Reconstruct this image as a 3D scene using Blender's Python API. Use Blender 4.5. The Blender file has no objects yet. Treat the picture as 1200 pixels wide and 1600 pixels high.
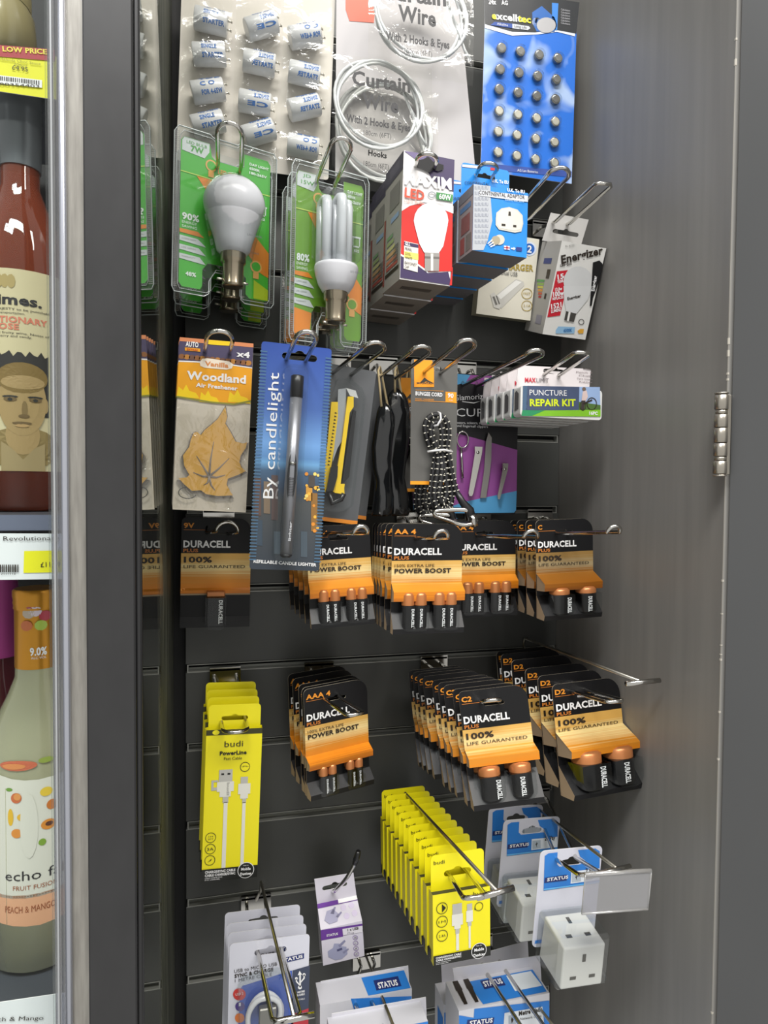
import bpy, math, random
import numpy as np
from mathutils import Matrix, Vector
from mathutils.geometry import tessellate_polygon
random.seed(7)
S = bpy.context.scene
COL = S.collection
# ------------------------------------------------------------ camera
F = 1040.0; D = 0.8620; CZ = 1.40; SLOT0 = CZ - 0.2315
YAW, PITCH, ROLL = (math.radians(a) for a in (13.80, -1.90, -0.443))
def cam_rows():
    cy, sy, cp, sp = math.cos(YAW), math.sin(YAW), math.cos(PITCH), math.sin(PITCH)
    f = Vector((sy*cp, cy*cp, sp)); r = Vector((cy, -sy, 0)); d = f.cross(r)
    c, s = math.cos(ROLL), math.sin(ROLL)
    return r*c + d*s, d*c - r*s, f
CR, CD, CF = cam_rows()
CAM = Vector((0, -D, CZ))
cam_d = bpy.data.cameras.new('camera'); cam = bpy.data.objects.new('camera', cam_d); COL.objects.link(cam)
cam_d.sensor_fit = 'VERTICAL'; cam_d.sensor_height = 36.0; cam_d.lens = 36.0*F/1600; cam_d.clip_start = .02
cam.matrix_world = Matrix(((CR.x, -CD.x, -CF.x, CAM.x), (CR.y, -CD.y, -CF.y, CAM.y), (CR.z, -CD.z, -CF.z, CAM.z), (0, 0, 0, 1)))
S.camera = cam
# ------------------------------------------------------------ light
S.view_settings.view_transform = 'Standard'; S.view_settings.look = 'None'
S.view_settings.exposure = 0.0; S.view_settings.gamma = 1.0; S.view_settings.use_curve_mapping = False
W = bpy.data.worlds.new('world'); S.world = W; W.use_nodes = True
W.node_tree.nodes['Background'].inputs[0].default_value = (1.0, 0.985, 0.95, 1)
W.node_tree.nodes['Background'].inputs[1].default_value = 0.68
def area(name, loc, target, sx, sy, power, col):
    l = bpy.data.lights.new(name, 'AREA'); l.shape = 'RECTANGLE'; l.size = sx; l.size_y = sy; l.energy = power; l.color = col
    o = bpy.data.objects.new(name, l); COL.objects.link(o); o.location = loc
    o.rotation_euler = (Vector(target) - Vector(loc)).to_track_quat('-Z', 'Y').to_euler()
area('ceiling_tube_light', (0.10, -1.75, 3.70), (0.25, -0.1, 1.3), 1.8, 0.40, 82, (1, .97, .92))
area('ceiling_tube_light', (-0.8, -2.0, 3.70), (0.25, 0, 1.2), 0.9, 0.4, 32, (.95, .97, 1))
area('ceiling_tube_light', (1.5, -2.0, 3.70), (0.2, 0, 1.2), 0.4, 1.0, 32, (1, .96, .90))
# ------------------------------------------------------------ pixel helpers
def ray(x, y): return CR*((x-600)/F) + CD*((y-800)/F) + CF
def P(x, y, d):
    v = ray(x, y); return CAM + v*((D-d)/v.y)
def pix(p):
    q = Vector(p) - CAM; z = q.dot(CF); return 600+F*q.dot(CR)/z, 800+F*q.dot(CD)/z
def slotpt(px, k, d=0.0):
    z = SLOT0 + .1*k; X = P(px, 800, d).x
    for _ in range(6):
        X += (px - pix((X, -d, z))[0]) / 1150
    return Vector((X, -d, z))
# ------------------------------------------------------------ materials
MATS = {}
def lin(h):
    c = [int(h[i:i+2], 16)/255 for i in (0, 2, 4)]
    return tuple((v/12.92 if v <= .04045 else ((v+.055)/1.055)**2.4) for v in c) + (1,)
def mat(h, rough=.5, metal=0.0, spec=.5, coat=0.0, key=None):
    k = (h, rough, metal, spec, coat)
    if k in MATS: return MATS[k]
    m = bpy.data.materials.new('m_'+h); m.use_nodes = True
    b = m.node_tree.nodes['Principled BSDF']; b.inputs['Base Color'].default_value = lin(h)
    b.inputs['Roughness'].default_value = rough; b.inputs['Metallic'].default_value = metal
    b.inputs['Specular IOR Level'].default_value = spec; b.inputs['Coat Weight'].default_value = coat
    MATS[k] = m; return m
def nodes(name):
    m = bpy.data.materials.new(name); m.use_nodes = True; nt = m.node_tree
    return m, nt, nt.nodes['Principled BSDF']
def noisy(name, c1, c2, scale, rough, metal=0, bump=0, rr=0.0, detail=3):
    m, nt, b = nodes(name); N = nt.nodes.new; L = nt.links.new
    tc = N('ShaderNodeTexCoord'); mp = N('ShaderNodeMapping'); mp.inputs['Scale'].default_value = scale
    no = N('ShaderNodeTexNoise'); no.inputs['Scale'].default_value = 1; no.inputs['Detail'].default_value = detail
    L(tc.outputs['Object'], mp.inputs[0]); L(mp.outputs[0], no.inputs[0])
    cr = N('ShaderNodeValToRGB'); cr.color_ramp.elements[0].position = .3; cr.color_ramp.elements[1].position = .7
    cr.color_ramp.elements[0].color = lin(c1); cr.color_ramp.elements[1].color = lin(c2)
    L(no.outputs[0], cr.inputs[0]); L(cr.outputs[0], b.inputs['Base Color'])
    b.inputs['Roughness'].default_value = rough; b.inputs['Metallic'].default_value = metal
    if rr:
        mr = N('ShaderNodeMapRange'); mr.inputs[3].default_value = rough-rr; mr.inputs[4].default_value = rough+rr
        L(no.outputs[0], mr.inputs[0]); L(mr.outputs[0], b.inputs['Roughness'])
    if bump:
        bp = N('ShaderNodeBump'); bp.inputs['Strength'].default_value = bump; bp.inputs['Distance'].default_value = .002
        L(no.outputs[0], bp.inputs['Height']); L(bp.outputs[0], b.inputs['Normal'])
    return m
def clear(name, tint='ffffff', gloss=.12, rough=.08, bump=0.0, scale=60, milky=0.0):
    m = bpy.data.materials.new(name); m.use_nodes = True; nt = m.node_tree; nt.nodes.clear(); N = nt.nodes.new; L = nt.links.new
    o = N('ShaderNodeOutputMaterial'); t = N('ShaderNodeBsdfTransparent'); t.inputs[0].default_value = lin(tint)
    g = N('ShaderNodeBsdfGlossy'); g.inputs['Roughness'].default_value = rough
    mx = N('ShaderNodeMixShader'); lw = N('ShaderNodeLayerWeight'); lw.inputs[0].default_value = .25
    mr = N('ShaderNodeMapRange'); mr.inputs[3].default_value = gloss; mr.inputs[4].default_value = min(1, gloss*2+.4)
    L(lw.outputs['Facing'], mr.inputs[0]); L(mr.outputs[0], mx.inputs[0]); L(t.outputs[0], mx.inputs[1]); L(g.outputs[0], mx.inputs[2])
    last = mx
    if milky:
        df = N('ShaderNodeBsdfDiffuse'); df.inputs[0].default_value = lin('e8e6e0'); m2 = N('ShaderNodeMixShader'); m2.inputs[0].default_value = milky
        L(mx.outputs[0], m2.inputs[1]); L(df.outputs[0], m2.inputs[2]); last = m2
    if bump:
        tc = N('ShaderNodeTexCoord'); no = N('ShaderNodeTexNoise'); no.inputs['Scale'].default_value = scale; no.inputs['Detail'].default_value = 3; no.inputs['Distortion'].default_value = 1.2
        bp = N('ShaderNodeBump'); bp.inputs['Strength'].default_value = bump; bp.inputs['Distance'].default_value = .004
        L(tc.outputs['Object'], no.inputs[0]); L(no.outputs[0], bp.inputs['Height']); L(bp.outputs[0], g.inputs['Normal']); L(bp.outputs[0], lw.inputs['Normal'])
    L(last.outputs[0], o.inputs[0]); return m
CLEAR = clear('clear_plastic', 'f8fafa', .022, .07)
FILM = clear('crinkled_film', 'fdfdfb', .012, .12, .35, 38, .0)
FOIL = clear('crumpled_bag_film', 'fbfaf6', .16, .2, 1.0, 40, .02)
HOLDER = clear('label_holder_plastic', 'c9cbd8', .22, .12, 0, 0, .12)
GLASS = clear('clear_glass', 'fbfdfc', .0, .02); GLASS.node_tree.nodes['Map Range'].inputs[4].default_value = .14
BOTGL = clear('bottle_glass', 'dfe6cf', .10, .03)
CHROME = mat('c9c7c2', .14, 1.0)
STEEL = mat('b9b5ab', .30, 1.0)
KRAFT = mat('ab9478', .8)
BLACK = mat('101012', .4, 0, .3)
BLK = mat('131315', .42, 0, .3)
WHITE = mat('e9e9ea', .5)
PANEL = noisy('graphite_laminate', '3f403e', '464745', (9, 9, 9), .42, 0, 0, .06)
RWALL = noisy('brushed_grey_laminate', '757370', '807e7a', (14, 60, 3), .42, 0, .03, .06)
DARK = mat('0b0b0c', .7)
# ------------------------------------------------------------ mesh builder
class M:
    def __init__(s): s.v = []; s.f = []; s.mi = []; s.sm = []; s.mats = []
    def mid(s, m):
        if m not in s.mats: s.mats.append(m)
        return s.mats.index(m)
    def add(s, vs, fs, m, smooth=False):
        o = len(s.v); i = s.mid(m); s.v += [tuple(v) for v in vs]
        for f in fs: s.f.append(tuple(o+k for k in f)); s.mi.append(i); s.sm.append(smooth)
    def box(s, a, b, m, front=None, bev=0, bottom=None, top=None, left=None):
        (x0, y0, z0), (x1, y1, z1) = a, b
        vs = [(x0, y0, z0), (x1, y0, z0), (x1, y1, z0), (x0, y1, z0), (x0, y0, z1), (x1, y0, z1), (x1, y1, z1), (x0, y1, z1)]
        if bev:
            e = bev; r = []
            for (x, y, z) in vs:
                sx, sy, sz = (1 if x == x0 else -1), (1 if y == y0 else -1), (1 if z == z0 else -1)
                r.append([(x+sx*e, y+sy*e, z), (x+sx*e, y, z+sz*e), (x, y+sy*e, z+sz*e)])
            vv = [q for t in r for q in t]; g = lambda i, k: i*3+k
            fs = [(g(0,0),g(3,0),g(2,0),g(1,0)), (g(4,0),g(5,0),g(6,0),g(7,0)), (g(0,1),g(1,1),g(5,1),g(4,1)), (g(2,1),g(3,1),g(7,1),g(6,1)),
                  (g(0,2),g(4,2),g(7,2),g(3,2)), (g(1,2),g(2,2),g(6,2),g(5,2)),
                  (g(0,0),g(1,0),g(1,1),g(0,1)), (g(3,0),g(3,1),g(2,1),g(2,0)), (g(4,0),g(4,1),g(5,1),g(5,0)), (g(7,0),g(6,0),g(6,1),g(7,1)),
                  (g(0,0),g(0,2),g(3,2),g(3,0)), (g(1,0),g(2,0),g(2,2),g(1,2)), (g(4,0),g(7,0),g(7,2),g(4,2)), (g(5,0),g(5,2),g(6,2),g(6,0)),
                  (g(0,1),g(4,1),g(4,2),g(0,2)), (g(1,1),g(1,2),g(5,2),g(5,1)), (g(3,1),g(3,2),g(7,2),g(7,1)), (g(2,1),g(6,1),g(6,2),g(2,2))]
            fs += [tuple(g(i, k) for k in range(3)) for i in range(8)]
            s.add(vv, fs, m); return
        s.add(vs, [(0, 1, 5, 4)], front or m)
        s.add(vs, [(0, 3, 2, 1)], bottom or m); s.add(vs, [(4, 5, 6, 7)], top or m); s.add(vs, [(0, 4, 7, 3)], left or m)
        s.add(vs, [(2, 3, 7, 6), (1, 2, 6, 5)], m)
    def tube(s, pts, r, m, n=8, closed=False):
        pts = [Vector(p) for p in pts]; N = len(pts); vs = []; up = None
        for i, p in enumerate(pts):
            a = pts[(i-1) % N] if (i or closed) else p; b = pts[(i+1) % N] if (i < N-1 or closed) else p
            t = (b-a).normalized()
            if up is None: up = t.orthogonal().normalized()
            up = (up - t*up.dot(t)).normalized(); w = t.cross(up)
            rr = r[i] if isinstance(r, (list, tuple)) else r
            for k in range(n):
                an = 2*math.pi*k/n; vs.append(p + up*(math.cos(an)*rr) + w*(math.sin(an)*rr))
        fs = []
        for i in range(N if closed else N-1):
            j = (i+1) % N
            for k in range(n): fs.append((i*n+k, i*n+(k+1) % n, j*n+(k+1) % n, j*n+k))
        if not closed: fs += [tuple(range(n))[::-1], tuple((N-1)*n+k for k in range(n))]
        s.add(vs, fs, m, True)
    def lathe(s, prof, m, n=24, c=(0, 0, 0), axis='z', cap=True, a0=0, a1=2*math.pi):
        vs = []; full = abs(a1-a0-2*math.pi) < 1e-6; nn = n if full else n+1
        for (r, z) in prof:
            for k in range(nn):
                a = a0+(a1-a0)*k/n
                q = (r*math.cos(a), r*math.sin(a), z)
                if axis == 'y': q = (q[0], z, q[1])
                if axis == 'x': q = (z, q[0], q[1])
                vs.append((q[0]+c[0], q[1]+c[1], q[2]+c[2]))
        fs = []
        for i in range(len(prof)-1):
            for k in range(n): k2 = (k+1) % nn if full else k+1; fs.append((i*nn+k, i*nn+k2, (i+1)*nn+k2, (i+1)*nn+k))
        s.add(vs, fs, m, True)
        if cap and full:
            L = len(prof)-1; s.add(vs, [tuple(range(n))[::-1], tuple(L*nn+k for k in range(n))], m)
    def plate(s, outline, y0, t, m, edge=None, holes=(), back=None):
        """flat card in the local XZ plane, front face at y0, going back by t, with real holes"""
        loops = [outline] + list(holes); allp = [p for l in loops for p in l]
        tris = tessellate_polygon([[Vector((p[0], p[1], 0)) for p in l] for l in loops])
        n = len(allp); fr = [(p[0], y0, p[1]) for p in allp]; bk = [(p[0], y0+t, p[1]) for p in allp]
        s.add(fr, [tuple(q) for q in tris], m); s.add(bk, [tuple(q[::-1]) for q in tris], back or edge or m)
        o = 0; fs = []
        for l in loops:
            k = len(l)
            for i in range(k): a, b = o+i, o+(i+1) % k; fs.append((a, b, n+b, n+a))
            o += k
        s.add(fr+bk, fs, edge or m)
    def obj(s, name, parent=None, fix=True):
        me = bpy.data.meshes.new(name); me.from_pydata(s.v, [], s.f)
        for m in s.mats: me.materials.append(m)
        me.polygons.foreach_set('material_index', s.mi); me.polygons.foreach_set('use_smooth', s.sm); me.update()
        if fix:
            import bmesh
            bm = bmesh.new(); bm.from_mesh(me); bmesh.ops.recalc_face_normals(bm, faces=bm.faces); bm.to_mesh(me); bm.free()
        o = bpy.data.objects.new(name, me); COL.objects.link(o)
        if parent is not None: o.parent = parent
        return o
def rrect(x0, z0, x1, z1, r, n=4, rs=None):
    rs = rs or (r, r, r, r); out = []
    for (cx, cz, a, q) in ((x0, z0, 180, 0), (x1, z0, 270, 1), (x1, z1, 0, 2), (x0, z1, 90, 3)):
        rr = rs[q]; sx = 1 if cx == x0 else -1; sz = 1 if cz == z0 else -1
        if rr <= 0: out.append((cx, cz)); continue
        for i in range(n+1):
            t = math.radians(a+90*i/n); out.append((cx+sx*rr+rr*math.cos(t), cz+sz*rr+rr*math.sin(t)))
    return out
def euro(cx, cz, w, h):
    o = []; r = h*.28
    for i in range(7): t = math.radians(90+180*i/6); o.append((cx-w/2+r+r*math.cos(t), cz+r*math.sin(t)))
    for i in range(7): t = math.radians(-90+180*i/6); o.append((cx+w/2-r+r*math.cos(t), cz+r*math.sin(t)))
    rb = h*.45
    for i in range(7): t = math.radians(30+120*i/6); o.append((cx+rb*math.cos(t), cz+.1*h+rb*math.sin(t)))
    return o
def circle(cx, cz, r, n=16, rz=None): return [(cx+r*math.cos(2*math.pi*i/n), cz+(rz or r)*math.sin(2*math.pi*i/n)) for i in range(n)]
# ------------------------------------------------------------ glyphs
CHARS = 'ABCDEFGHIJKLMNOPQRSTUVWXYZabcdefghijklmnopqrstuvwxyz0123456789%&.,-/()£€+:!#>*'
GL = {}
def make_glyphs():
    tmp = []
    for st in (0, 1):
        for c in list(CHARS) + ['']:
            for body, kind in ((c, 'g'), ('H'+c+'H', 'a')):
                if not body: continue
                cu = bpy.data.curves.new('t', 'FONT'); cu.body = body; cu.size = 1; cu.resolution_u = 2; cu.offset = .034*st
                o = bpy.data.objects.new('t', cu); COL.objects.link(o); tmp.append((st, c, kind, o))
    dg = bpy.context.evaluated_depsgraph_get(); dg.update(); adv = {}
    for st, c, kind, o in tmp:
        me = o.evaluated_get(dg).to_mesh()
        vs = [(v.co.x, v.co.y) for v in me.vertices]
        if kind == 'g': GL[(st, c)] = (vs, [tuple(p.vertices) for p in me.polygons])
        else: adv[(st, c)] = max(v[0] for v in vs)
        o.evaluated_get(dg).to_mesh_clear()
    for (st, c), a in adv.items():
        if c: GL[(st, c)] += (a - adv[(st, '')],)
    for *_, o in tmp:
        cu = o.data; bpy.data.objects.remove(o); bpy.data.curves.remove(cu)
make_glyphs()
def text2d(s, st):
    vs, fs, x = [], [], 0
    for c in s:
        if (st, c) not in GL: x += .3; continue
        gv, gf, ad = GL[(st, c)]; o = len(vs)
        vs += [(a+x, b) for a, b in gv]; fs += [tuple(i+o for i in f) for f in gf]; x += ad*(1.04 if st else 1)
    return vs, fs
# ------------------------------------------------------------ posed faces and printed artwork
class Face:
    """A flat face standing in the scene: local x to the right, local z up, local -y outwards."""
    def __init__(s, TL, TR, BL, d, dTR=0.0, dBL=0.0, auto=False):
        a = P(*TL, d); c = P(*BL, d+dBL)
        if auto:
            v = ray(*TR); b = CAM + v*((a.z-CAM.z)/v.z)
        else: b = P(*TR, d+dTR)
        ez = (a-c).normalized(); ex = (b-a); s.w = ex.length; s.h = (a-c).length
        ex = (ex - ez*ex.dot(ez)).normalized(); ey = ez.cross(ex)
        o = c + ex*(s.w/2)
        s.m = Matrix(((ex.x, ey.x, ez.x, o.x), (ex.y, ey.y, ez.y, o.y), (ex.z, ey.z, ez.z, o.z), (0, 0, 0, 1))); s.inv = s.m.inverted()
    def at(s, x, y, off=0.0):
        o = s.inv @ CAM; v = (s.inv.to_3x3() @ ray(x, y)); t = (-off-o.y)/v.y; q = o + v*t
        return q.x, q.z
class Art(M):
    def __init__(s, face, off=0.0): super().__init__(); s.F = face; s.off = off
    def Y(s, layer): return -(s.off + .00025 + .00018*layer)
    def poly(s, px, m, layer=0, raw=False):
        pts = px if raw else [s.F.at(*p, s.off) for p in px]
        tr = tessellate_polygon([[Vector((p[0], p[1], 0)) for p in pts]])
        s.add([(p[0], s.Y(layer), p[1]) for p in pts], [tuple(q) for q in tr], m)
    def rect(s, x0, y0, x1, y1, m, layer=0, sl=0.0):
        s.poly([(x0, y0), (x0, y1), (x1, y1+sl*(x1-x0)), (x1, y0+sl*(x1-x0))], m, layer)
    def disc(s, x, y, r, m, layer=0, ry=None, n=18): s.poly(circle(x, y, r, n, ry or r), m, layer)
    def ring(s, x, y, r, wd, m, layer=0, ry=None):
        n = 20; A = [s.F.at(*p, s.off) for p in circle(x, y, r, n, ry or r)]; B = [s.F.at(*p, s.off) for p in circle(x, y, r-wd, n, (ry or r)-wd)]
        vs = [(p[0], s.Y(layer), p[1]) for p in A+B]; s.add(vs, [(i, (i+1) % n, n+(i+1) % n, n+i) for i in range(n)], m)
    def text(s, t, bl, br, h, m, bold=1, layer=3, up=None):
        """photo pixels: baseline from bl to br, capital height h (pixels), lower-case letters share that scale"""
        vs, fs = text2d(t, bold)
        if not vs: return
        A = Vector(s.F.at(*bl, s.off)); B = Vector(s.F.at(*br, s.off))
        u = up or (0, -h); C = Vector(s.F.at(bl[0]+u[0], bl[1]+u[1], s.off)); ex = B-A; L = ex.length; ex = ex/L
        n = Vector((-ex.y, ex.x)); H = (C-A).dot(n); x0 = min(v[0] for v in vs); x1 = max(v[0] for v in vs)
        k = L/(x1-x0); kz = H/.72
        out = []
        for (x, y) in vs:
            q = A + ex*((x-x0)*k) + n*(y*kz); out.append((q.x, s.Y(layer), q.y))
        s.add(out, fs, m)
def tag(o, label=None, cat=None, group=None, kind=None):
    if label: o['label'] = label
    if cat: o['category'] = cat
    if group: o['group'] = group
    if kind: o['kind'] = kind
    return o
def empty(name, mtx, label=None, cat=None, group=None):
    o = bpy.data.objects.new(name, None); COL.objects.link(o); o.empty_display_size = .02; o.matrix_world = mtx
    return tag(o, label, cat, group)
CH = {}
def copy_tree(o, parent=None):
    c = o.copy(); COL.objects.link(c)
    if parent is not None: c.parent = parent
    for ch in KIDS.get(o.name, []): copy_tree(ch, c)
    return c
KIDS = {}
def kids_index():
    KIDS.clear()
    for o in COL.objects:
        if o.parent: KIDS.setdefault(o.parent.name, []).append(o)
ORD = ['Frontmost', 'Second', 'Third', 'Fourth', 'Fifth', 'Sixth', 'Seventh', 'Eighth', 'Ninth', 'Tenth', 'Eleventh', 'Twelfth']
def stack(root, desc, where, group, tl, back_px, back_d, ts, d0, yawj=0.0, skip=0):
    """copies of root hanging behind it; ts = fractions of the way from the front copy to the rearmost one"""
    kids_index()
    a = P(*tl, d0); b = P(*back_px, back_d); n = len(ts)+1
    root['label'] = f'Frontmost {desc}, {where}'; root['group'] = group
    for i, t in enumerate(ts):
        c = copy_tree(root)
        R = Matrix.Rotation(yawj*((-1)**i), 4, 'Z')
        c.matrix_world = Matrix.Translation((b-a)*t) @ root.matrix_world @ R
        pos = 'Rearmost' if i == len(ts)-1 else ORD[i+1] + ' from front'
        c['label'] = f'{pos} {desc}, {where}'; c['group'] = group
# ------------------------------------------------------------ hooks
def hook(A, L, gap, B, square=False, r=.0022, label='', wire=None, plate=True, bar=None, tilt=.35):
    """A, L = (px, py, depth): where the prongs pass the front pack and the tip; B = (px, slot)"""
    a, l = P(*A), P(*L); b = slotpt(*B); root = empty('display_hook', Matrix.Translation(b), label, 'hook', 'chrome display hooks')
    loc = lambda p: p - b
    dr = (l-a).normalized(); g = gap*(D-A[2])/F*.5
    sx = Vector((1, 0, 0)); sx = (sx - dr*sx.dot(dr)).normalized()
    pts = [loc(b + Vector((-g, -.004, -.006))), loc(b+Vector((-g, -.012, -.006))), loc(a - sx*g)]
    if square:
        e = l
        pts += [loc(e - sx*g - dr*.004), loc(e - sx*g*.7), loc(e + sx*g*.7), loc(e + sx*g - dr*.004)]
    else:
        ar = (dr + Vector((0, 0, tilt))).normalized() if tilt else dr
        c = l - ar*g
        pts += [loc(a.lerp(c, .5) - sx*g)]
        for i in range(11):
            t = math.pi*i/10; pts.append(loc(c - sx*(g*math.cos(t)) + ar*(g*math.sin(t))))
        pts += [loc(a.lerp(c, .5) + sx*g)]
    pts += [loc(a + sx*g), loc(b+Vector((g, -.012, -.006))), loc(b + Vector((g, -.004, -.006)))]
    m = M(); m.tube(pts, r, CHROME, 10); m.obj('prong', root)
    if plate:
        m = M(); m.box((-.019, -.0045, -.016), (.019, -.003, .006), CHROME); m.box((-.019, -.0045, .001), (.019, .003, .0045), CHROME, bev=.0005); m.obj('slot_bracket', root)
    if wire:
        w0, w1 = P(*wire[0]), P(*wire[1]); m = M()
        m.tube([loc(b + Vector((0, -.004, 0))), loc(Vector((w0.x, w0.y+.004, w0.z-.012))), loc(w0), loc(w1)], r*.8, STEEL, 8); m.obj('label_wire', root)
    if bar:
        m = M(); m.tube([loc(P(*bar[0])), loc(P(*bar[1]))], r*1.25, CHROME, 8); m.obj('cross_bar', root)
    return root
def _raw(self, t, u0, v0, u1, hv, m, bold=1, layer=3, rot=False):
    """fractions of the face: left u0, baseline v0, right u1, capital height hv; rot = reading upwards (u0 is then the right edge of the line)"""
    vs, fs = text2d(t, bold); x0 = min(v[0] for v in vs); x1 = max(v[0] for v in vs); w, h = self.F.w, self.F.h; out = []
    for (x, y) in vs:
        if rot == 0: X, Z = (u0-.5+(x-x0)/(x1-x0)*(u1-u0))*w, v0*h+y/.72*hv*h
        elif rot == 1: X, Z = (u0-.5)*w-y/.72*hv*w, (v0+(x-x0)/(x1-x0)*u1)*h
        else: X, Z = (u0-.5)*w+y/.72*hv*w, (v0-(x-x0)/(x1-x0)*u1)*h
        out.append((X, self.Y(layer), Z))
    self.add(out, fs, m)
Art.T = _raw
def _R(self, u0, v0, u1, v1, m, layer=0): w, h = self.F.w, self.F.h; self.poly([((u0-.5)*w, v0*h), ((u1-.5)*w, v0*h), ((u1-.5)*w, v1*h), ((u0-.5)*w, v1*h)], m, layer, True)
Art.R = _R
# ============================================================ THE SETTING
XM = P(270, 900, 0).x                      # mirror plane
XL = P(290, 1100, 0).x
XR = P(869, 1000, 0).x
ve = ray(1131, 800); DE = D - XR/ve.x*ve.y  # depth of the right wall's near edge
def structure(o): o['kind'] = 'structure'; return o
m = M(); m.box((XM-.02, .013, .55), (XR+.02, .03, 2.35), DARK); wall = structure(m.obj('wall_back'))
INS = mat('8d8e89', .35, .3)
pm = gm = None
for k in range(-6, 10):
    z = SLOT0 + .1*k
    if pm is None:
        m = M(); m.box((XL, 0, 0), (XR-.0002, .0125, .0893), PANEL, bev=.0006); o = m.obj('slat_panel', wall); pm = o.data
        m = M(); x0, x1 = XL+.0035, XR-.004
        m.box((x0, -.0003, -.0107), (x1, .010, -.0093), INS); m.box((x0, -.0003, -.0012), (x1, .010, -.0003), INS)
        m.box((x0, .0085, -.0095), (x1, .0095, -.006), INS); m.box((x0-.0016, -.0003, -.0107), (x0, .01, -.0003), INS); m.box((x1, -.0003, -.0107), (x1+.0014, .01, -.0003), INS)
        g = m.obj('groove_insert', wall); gm = g.data
    else:
        o = bpy.data.objects.new('slat_panel', pm); COL.objects.link(o); o.parent = wall
        g = bpy.data.objects.new('groove_insert', gm); COL.objects.link(g); g.parent = wall
    o.location.z = z + .0107; g.location.z = z + .0107
m = M(); m.box((XR, -DE, .5), (XR+.018, .03, 2.4), RWALL); m.box((XR-.0001, -DE-.0008, .5), (XR+.0186, -DE, 2.4), mat('8f8d89', .6)); structure(m.obj('wall_right'))
# scuffs on the right wall and chips along its edge
m = M(); CHIP = mat('b9b4aa', .7); m.box((XR-.0003, -DE-.0010, .5), (XR+.0004, -DE+.0002, 2.4), mat('8e8b85', .6))
for i in range(26):
    zz = random.uniform(.75, 2.1); h = random.choice([.001, .002, .003, .006]); m.box((XR-.0006, -DE-.0012, zz), (XR+.0012, -DE+.0005, zz+h), CHIP)
o = m.obj('trim_4'); tag(o, kind='structure')
# mirror on the left
def mirror_mat():
    m, nt, b = nodes('dusty_mirror'); N = nt.nodes.new; L = nt.links.new
    b.inputs['Base Color'].default_value = lin('b4bab2'); b.inputs['Metallic'].default_value = 1; b.inputs['Roughness'].default_value = .015
    df = N('ShaderNodeBsdfPrincipled'); df.inputs['Base Color'].default_value = lin('4d5044'); df.inputs['Roughness'].default_value = .55
    tc = N('ShaderNodeTexCoord'); mp = N('ShaderNodeMapping'); mp.inputs['Scale'].default_value = (1, 60, 9)
    no = N('ShaderNodeTexNoise'); no.inputs['Scale'].default_value = 1; no.inputs['Detail'].default_value = 6; no.inputs['Distortion'].default_value = .6
    L(tc.outputs['Object'], mp.inputs[0]); L(mp.outputs[0], no.inputs[0])
    cr = N('ShaderNodeValToRGB'); cr.color_ramp.elements[0].color = lin('3a3c31'); cr.color_ramp.elements[1].color = lin('6c6f60')
    cr.color_ramp.elements[0].position = .35; cr.color_ramp.elements[1].position = .7
    L(no.outputs[0], cr.inputs[0]); L(cr.outputs[0], df.inputs['Base Color'])
    sx = N('ShaderNodeSeparateXYZ'); L(tc.outputs['Object'], sx.inputs[0])
    mr = N('ShaderNodeMapRange'); mr.inputs[1].default_value = -.215; mr.inputs[2].default_value = -.17; mr.inputs[3].default_value = .04; mr.inputs[4].default_value = .62
    L(sx.outputs['Y'], mr.inputs[0])
    mx = N('ShaderNodeMixShader'); L(mr.outputs[0], mx.inputs[0]); L(b.outputs[0], mx.inputs[1]); L(df.outputs[0], mx.inputs[2])
    L(mx.outputs[0], nt.nodes['Material Output'].inputs[0]); return m
MIR = mirror_mat(); DPOST = D-.53
m = M(); m.box((XM-.006, -DPOST+.001, .5), (XM, .03, 2.4), DARK); m.add([(XM+.0002, -DPOST+.001, .5), (XM+.0002, .012, .5), (XM+.0002, .012, 2.4), (XM+.0002, -DPOST+.001, 2.4)], [(0, 1, 2, 3)], MIR); structure(m.obj('wall_left', fix=False))
POST = noisy('powder_coated_post', '29292a', '2d2d2e', (60, 60, 30), .38, 0, .03, .03)
XP0 = P(134, 800, DPOST).x; XP1 = P(221, 800, DPOST).x
XP0 = P(134, 800, D-.443).x; XP1 = P(221, 800, D-.443).x; DP2 = D-.443
m = M(); m.box((XP0, -DP2-.001, .5), (XP1-.0038, -DP2+.004, 2.4), POST, bev=.001); m.box((XP1-.0036, -DP2, .5), (XP1, -DP2+.004, 2.4), mat('1f1f20', .4), bev=.001); structure(m.obj('trim_1'))
# fridge door edge: aluminium profile and clear sealing strips
DF = D-.45
ALU = noisy('brushed_aluminium', '8d8a84', 'a19e97', (400, 400, 40), .35, .55, .05)
m = M()
def vstrip(m, xa, xb, d, th, mt, rnd=0):
    a, b = P(xa, 800, d).x, P(xb, 800, d).x
    if rnd: m.tube([((a+b)/2, -d, .5), ((a+b)/2, -d, 2.4)], (b-a)/2, mt, 12)
    else: m.box((a, -d, .5), (b, -d+th, 2.4), mt)
vstrip(m, 105, 134, DF+.004, .004, ALU); vstrip(m, 96, 108, DF+.006, .01, mat('b9bcc6', .25, .7), 1); structure(m.obj('trim_2'))
m = M(); vstrip(m, 76, 80, DF+.006, .003, CLEAR); vstrip(m, 80, 96, DF+.002, .004, HOLDER); vstrip(m, 84, 86.5, DF+.009, .004, mat('a8abad', .3, .3)); structure(m.obj('trim_3'))
m = M(); vstrip(m, -260, 96, DF, .004, GLASS); structure(m.obj('window_1'))
m = M(); m.box((-.70, -D+.70, .5), (XP0-.01, -D+.715, 2.4), mat('0b0b0d', .6)); structure(m.obj('wall_fridge'))
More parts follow.
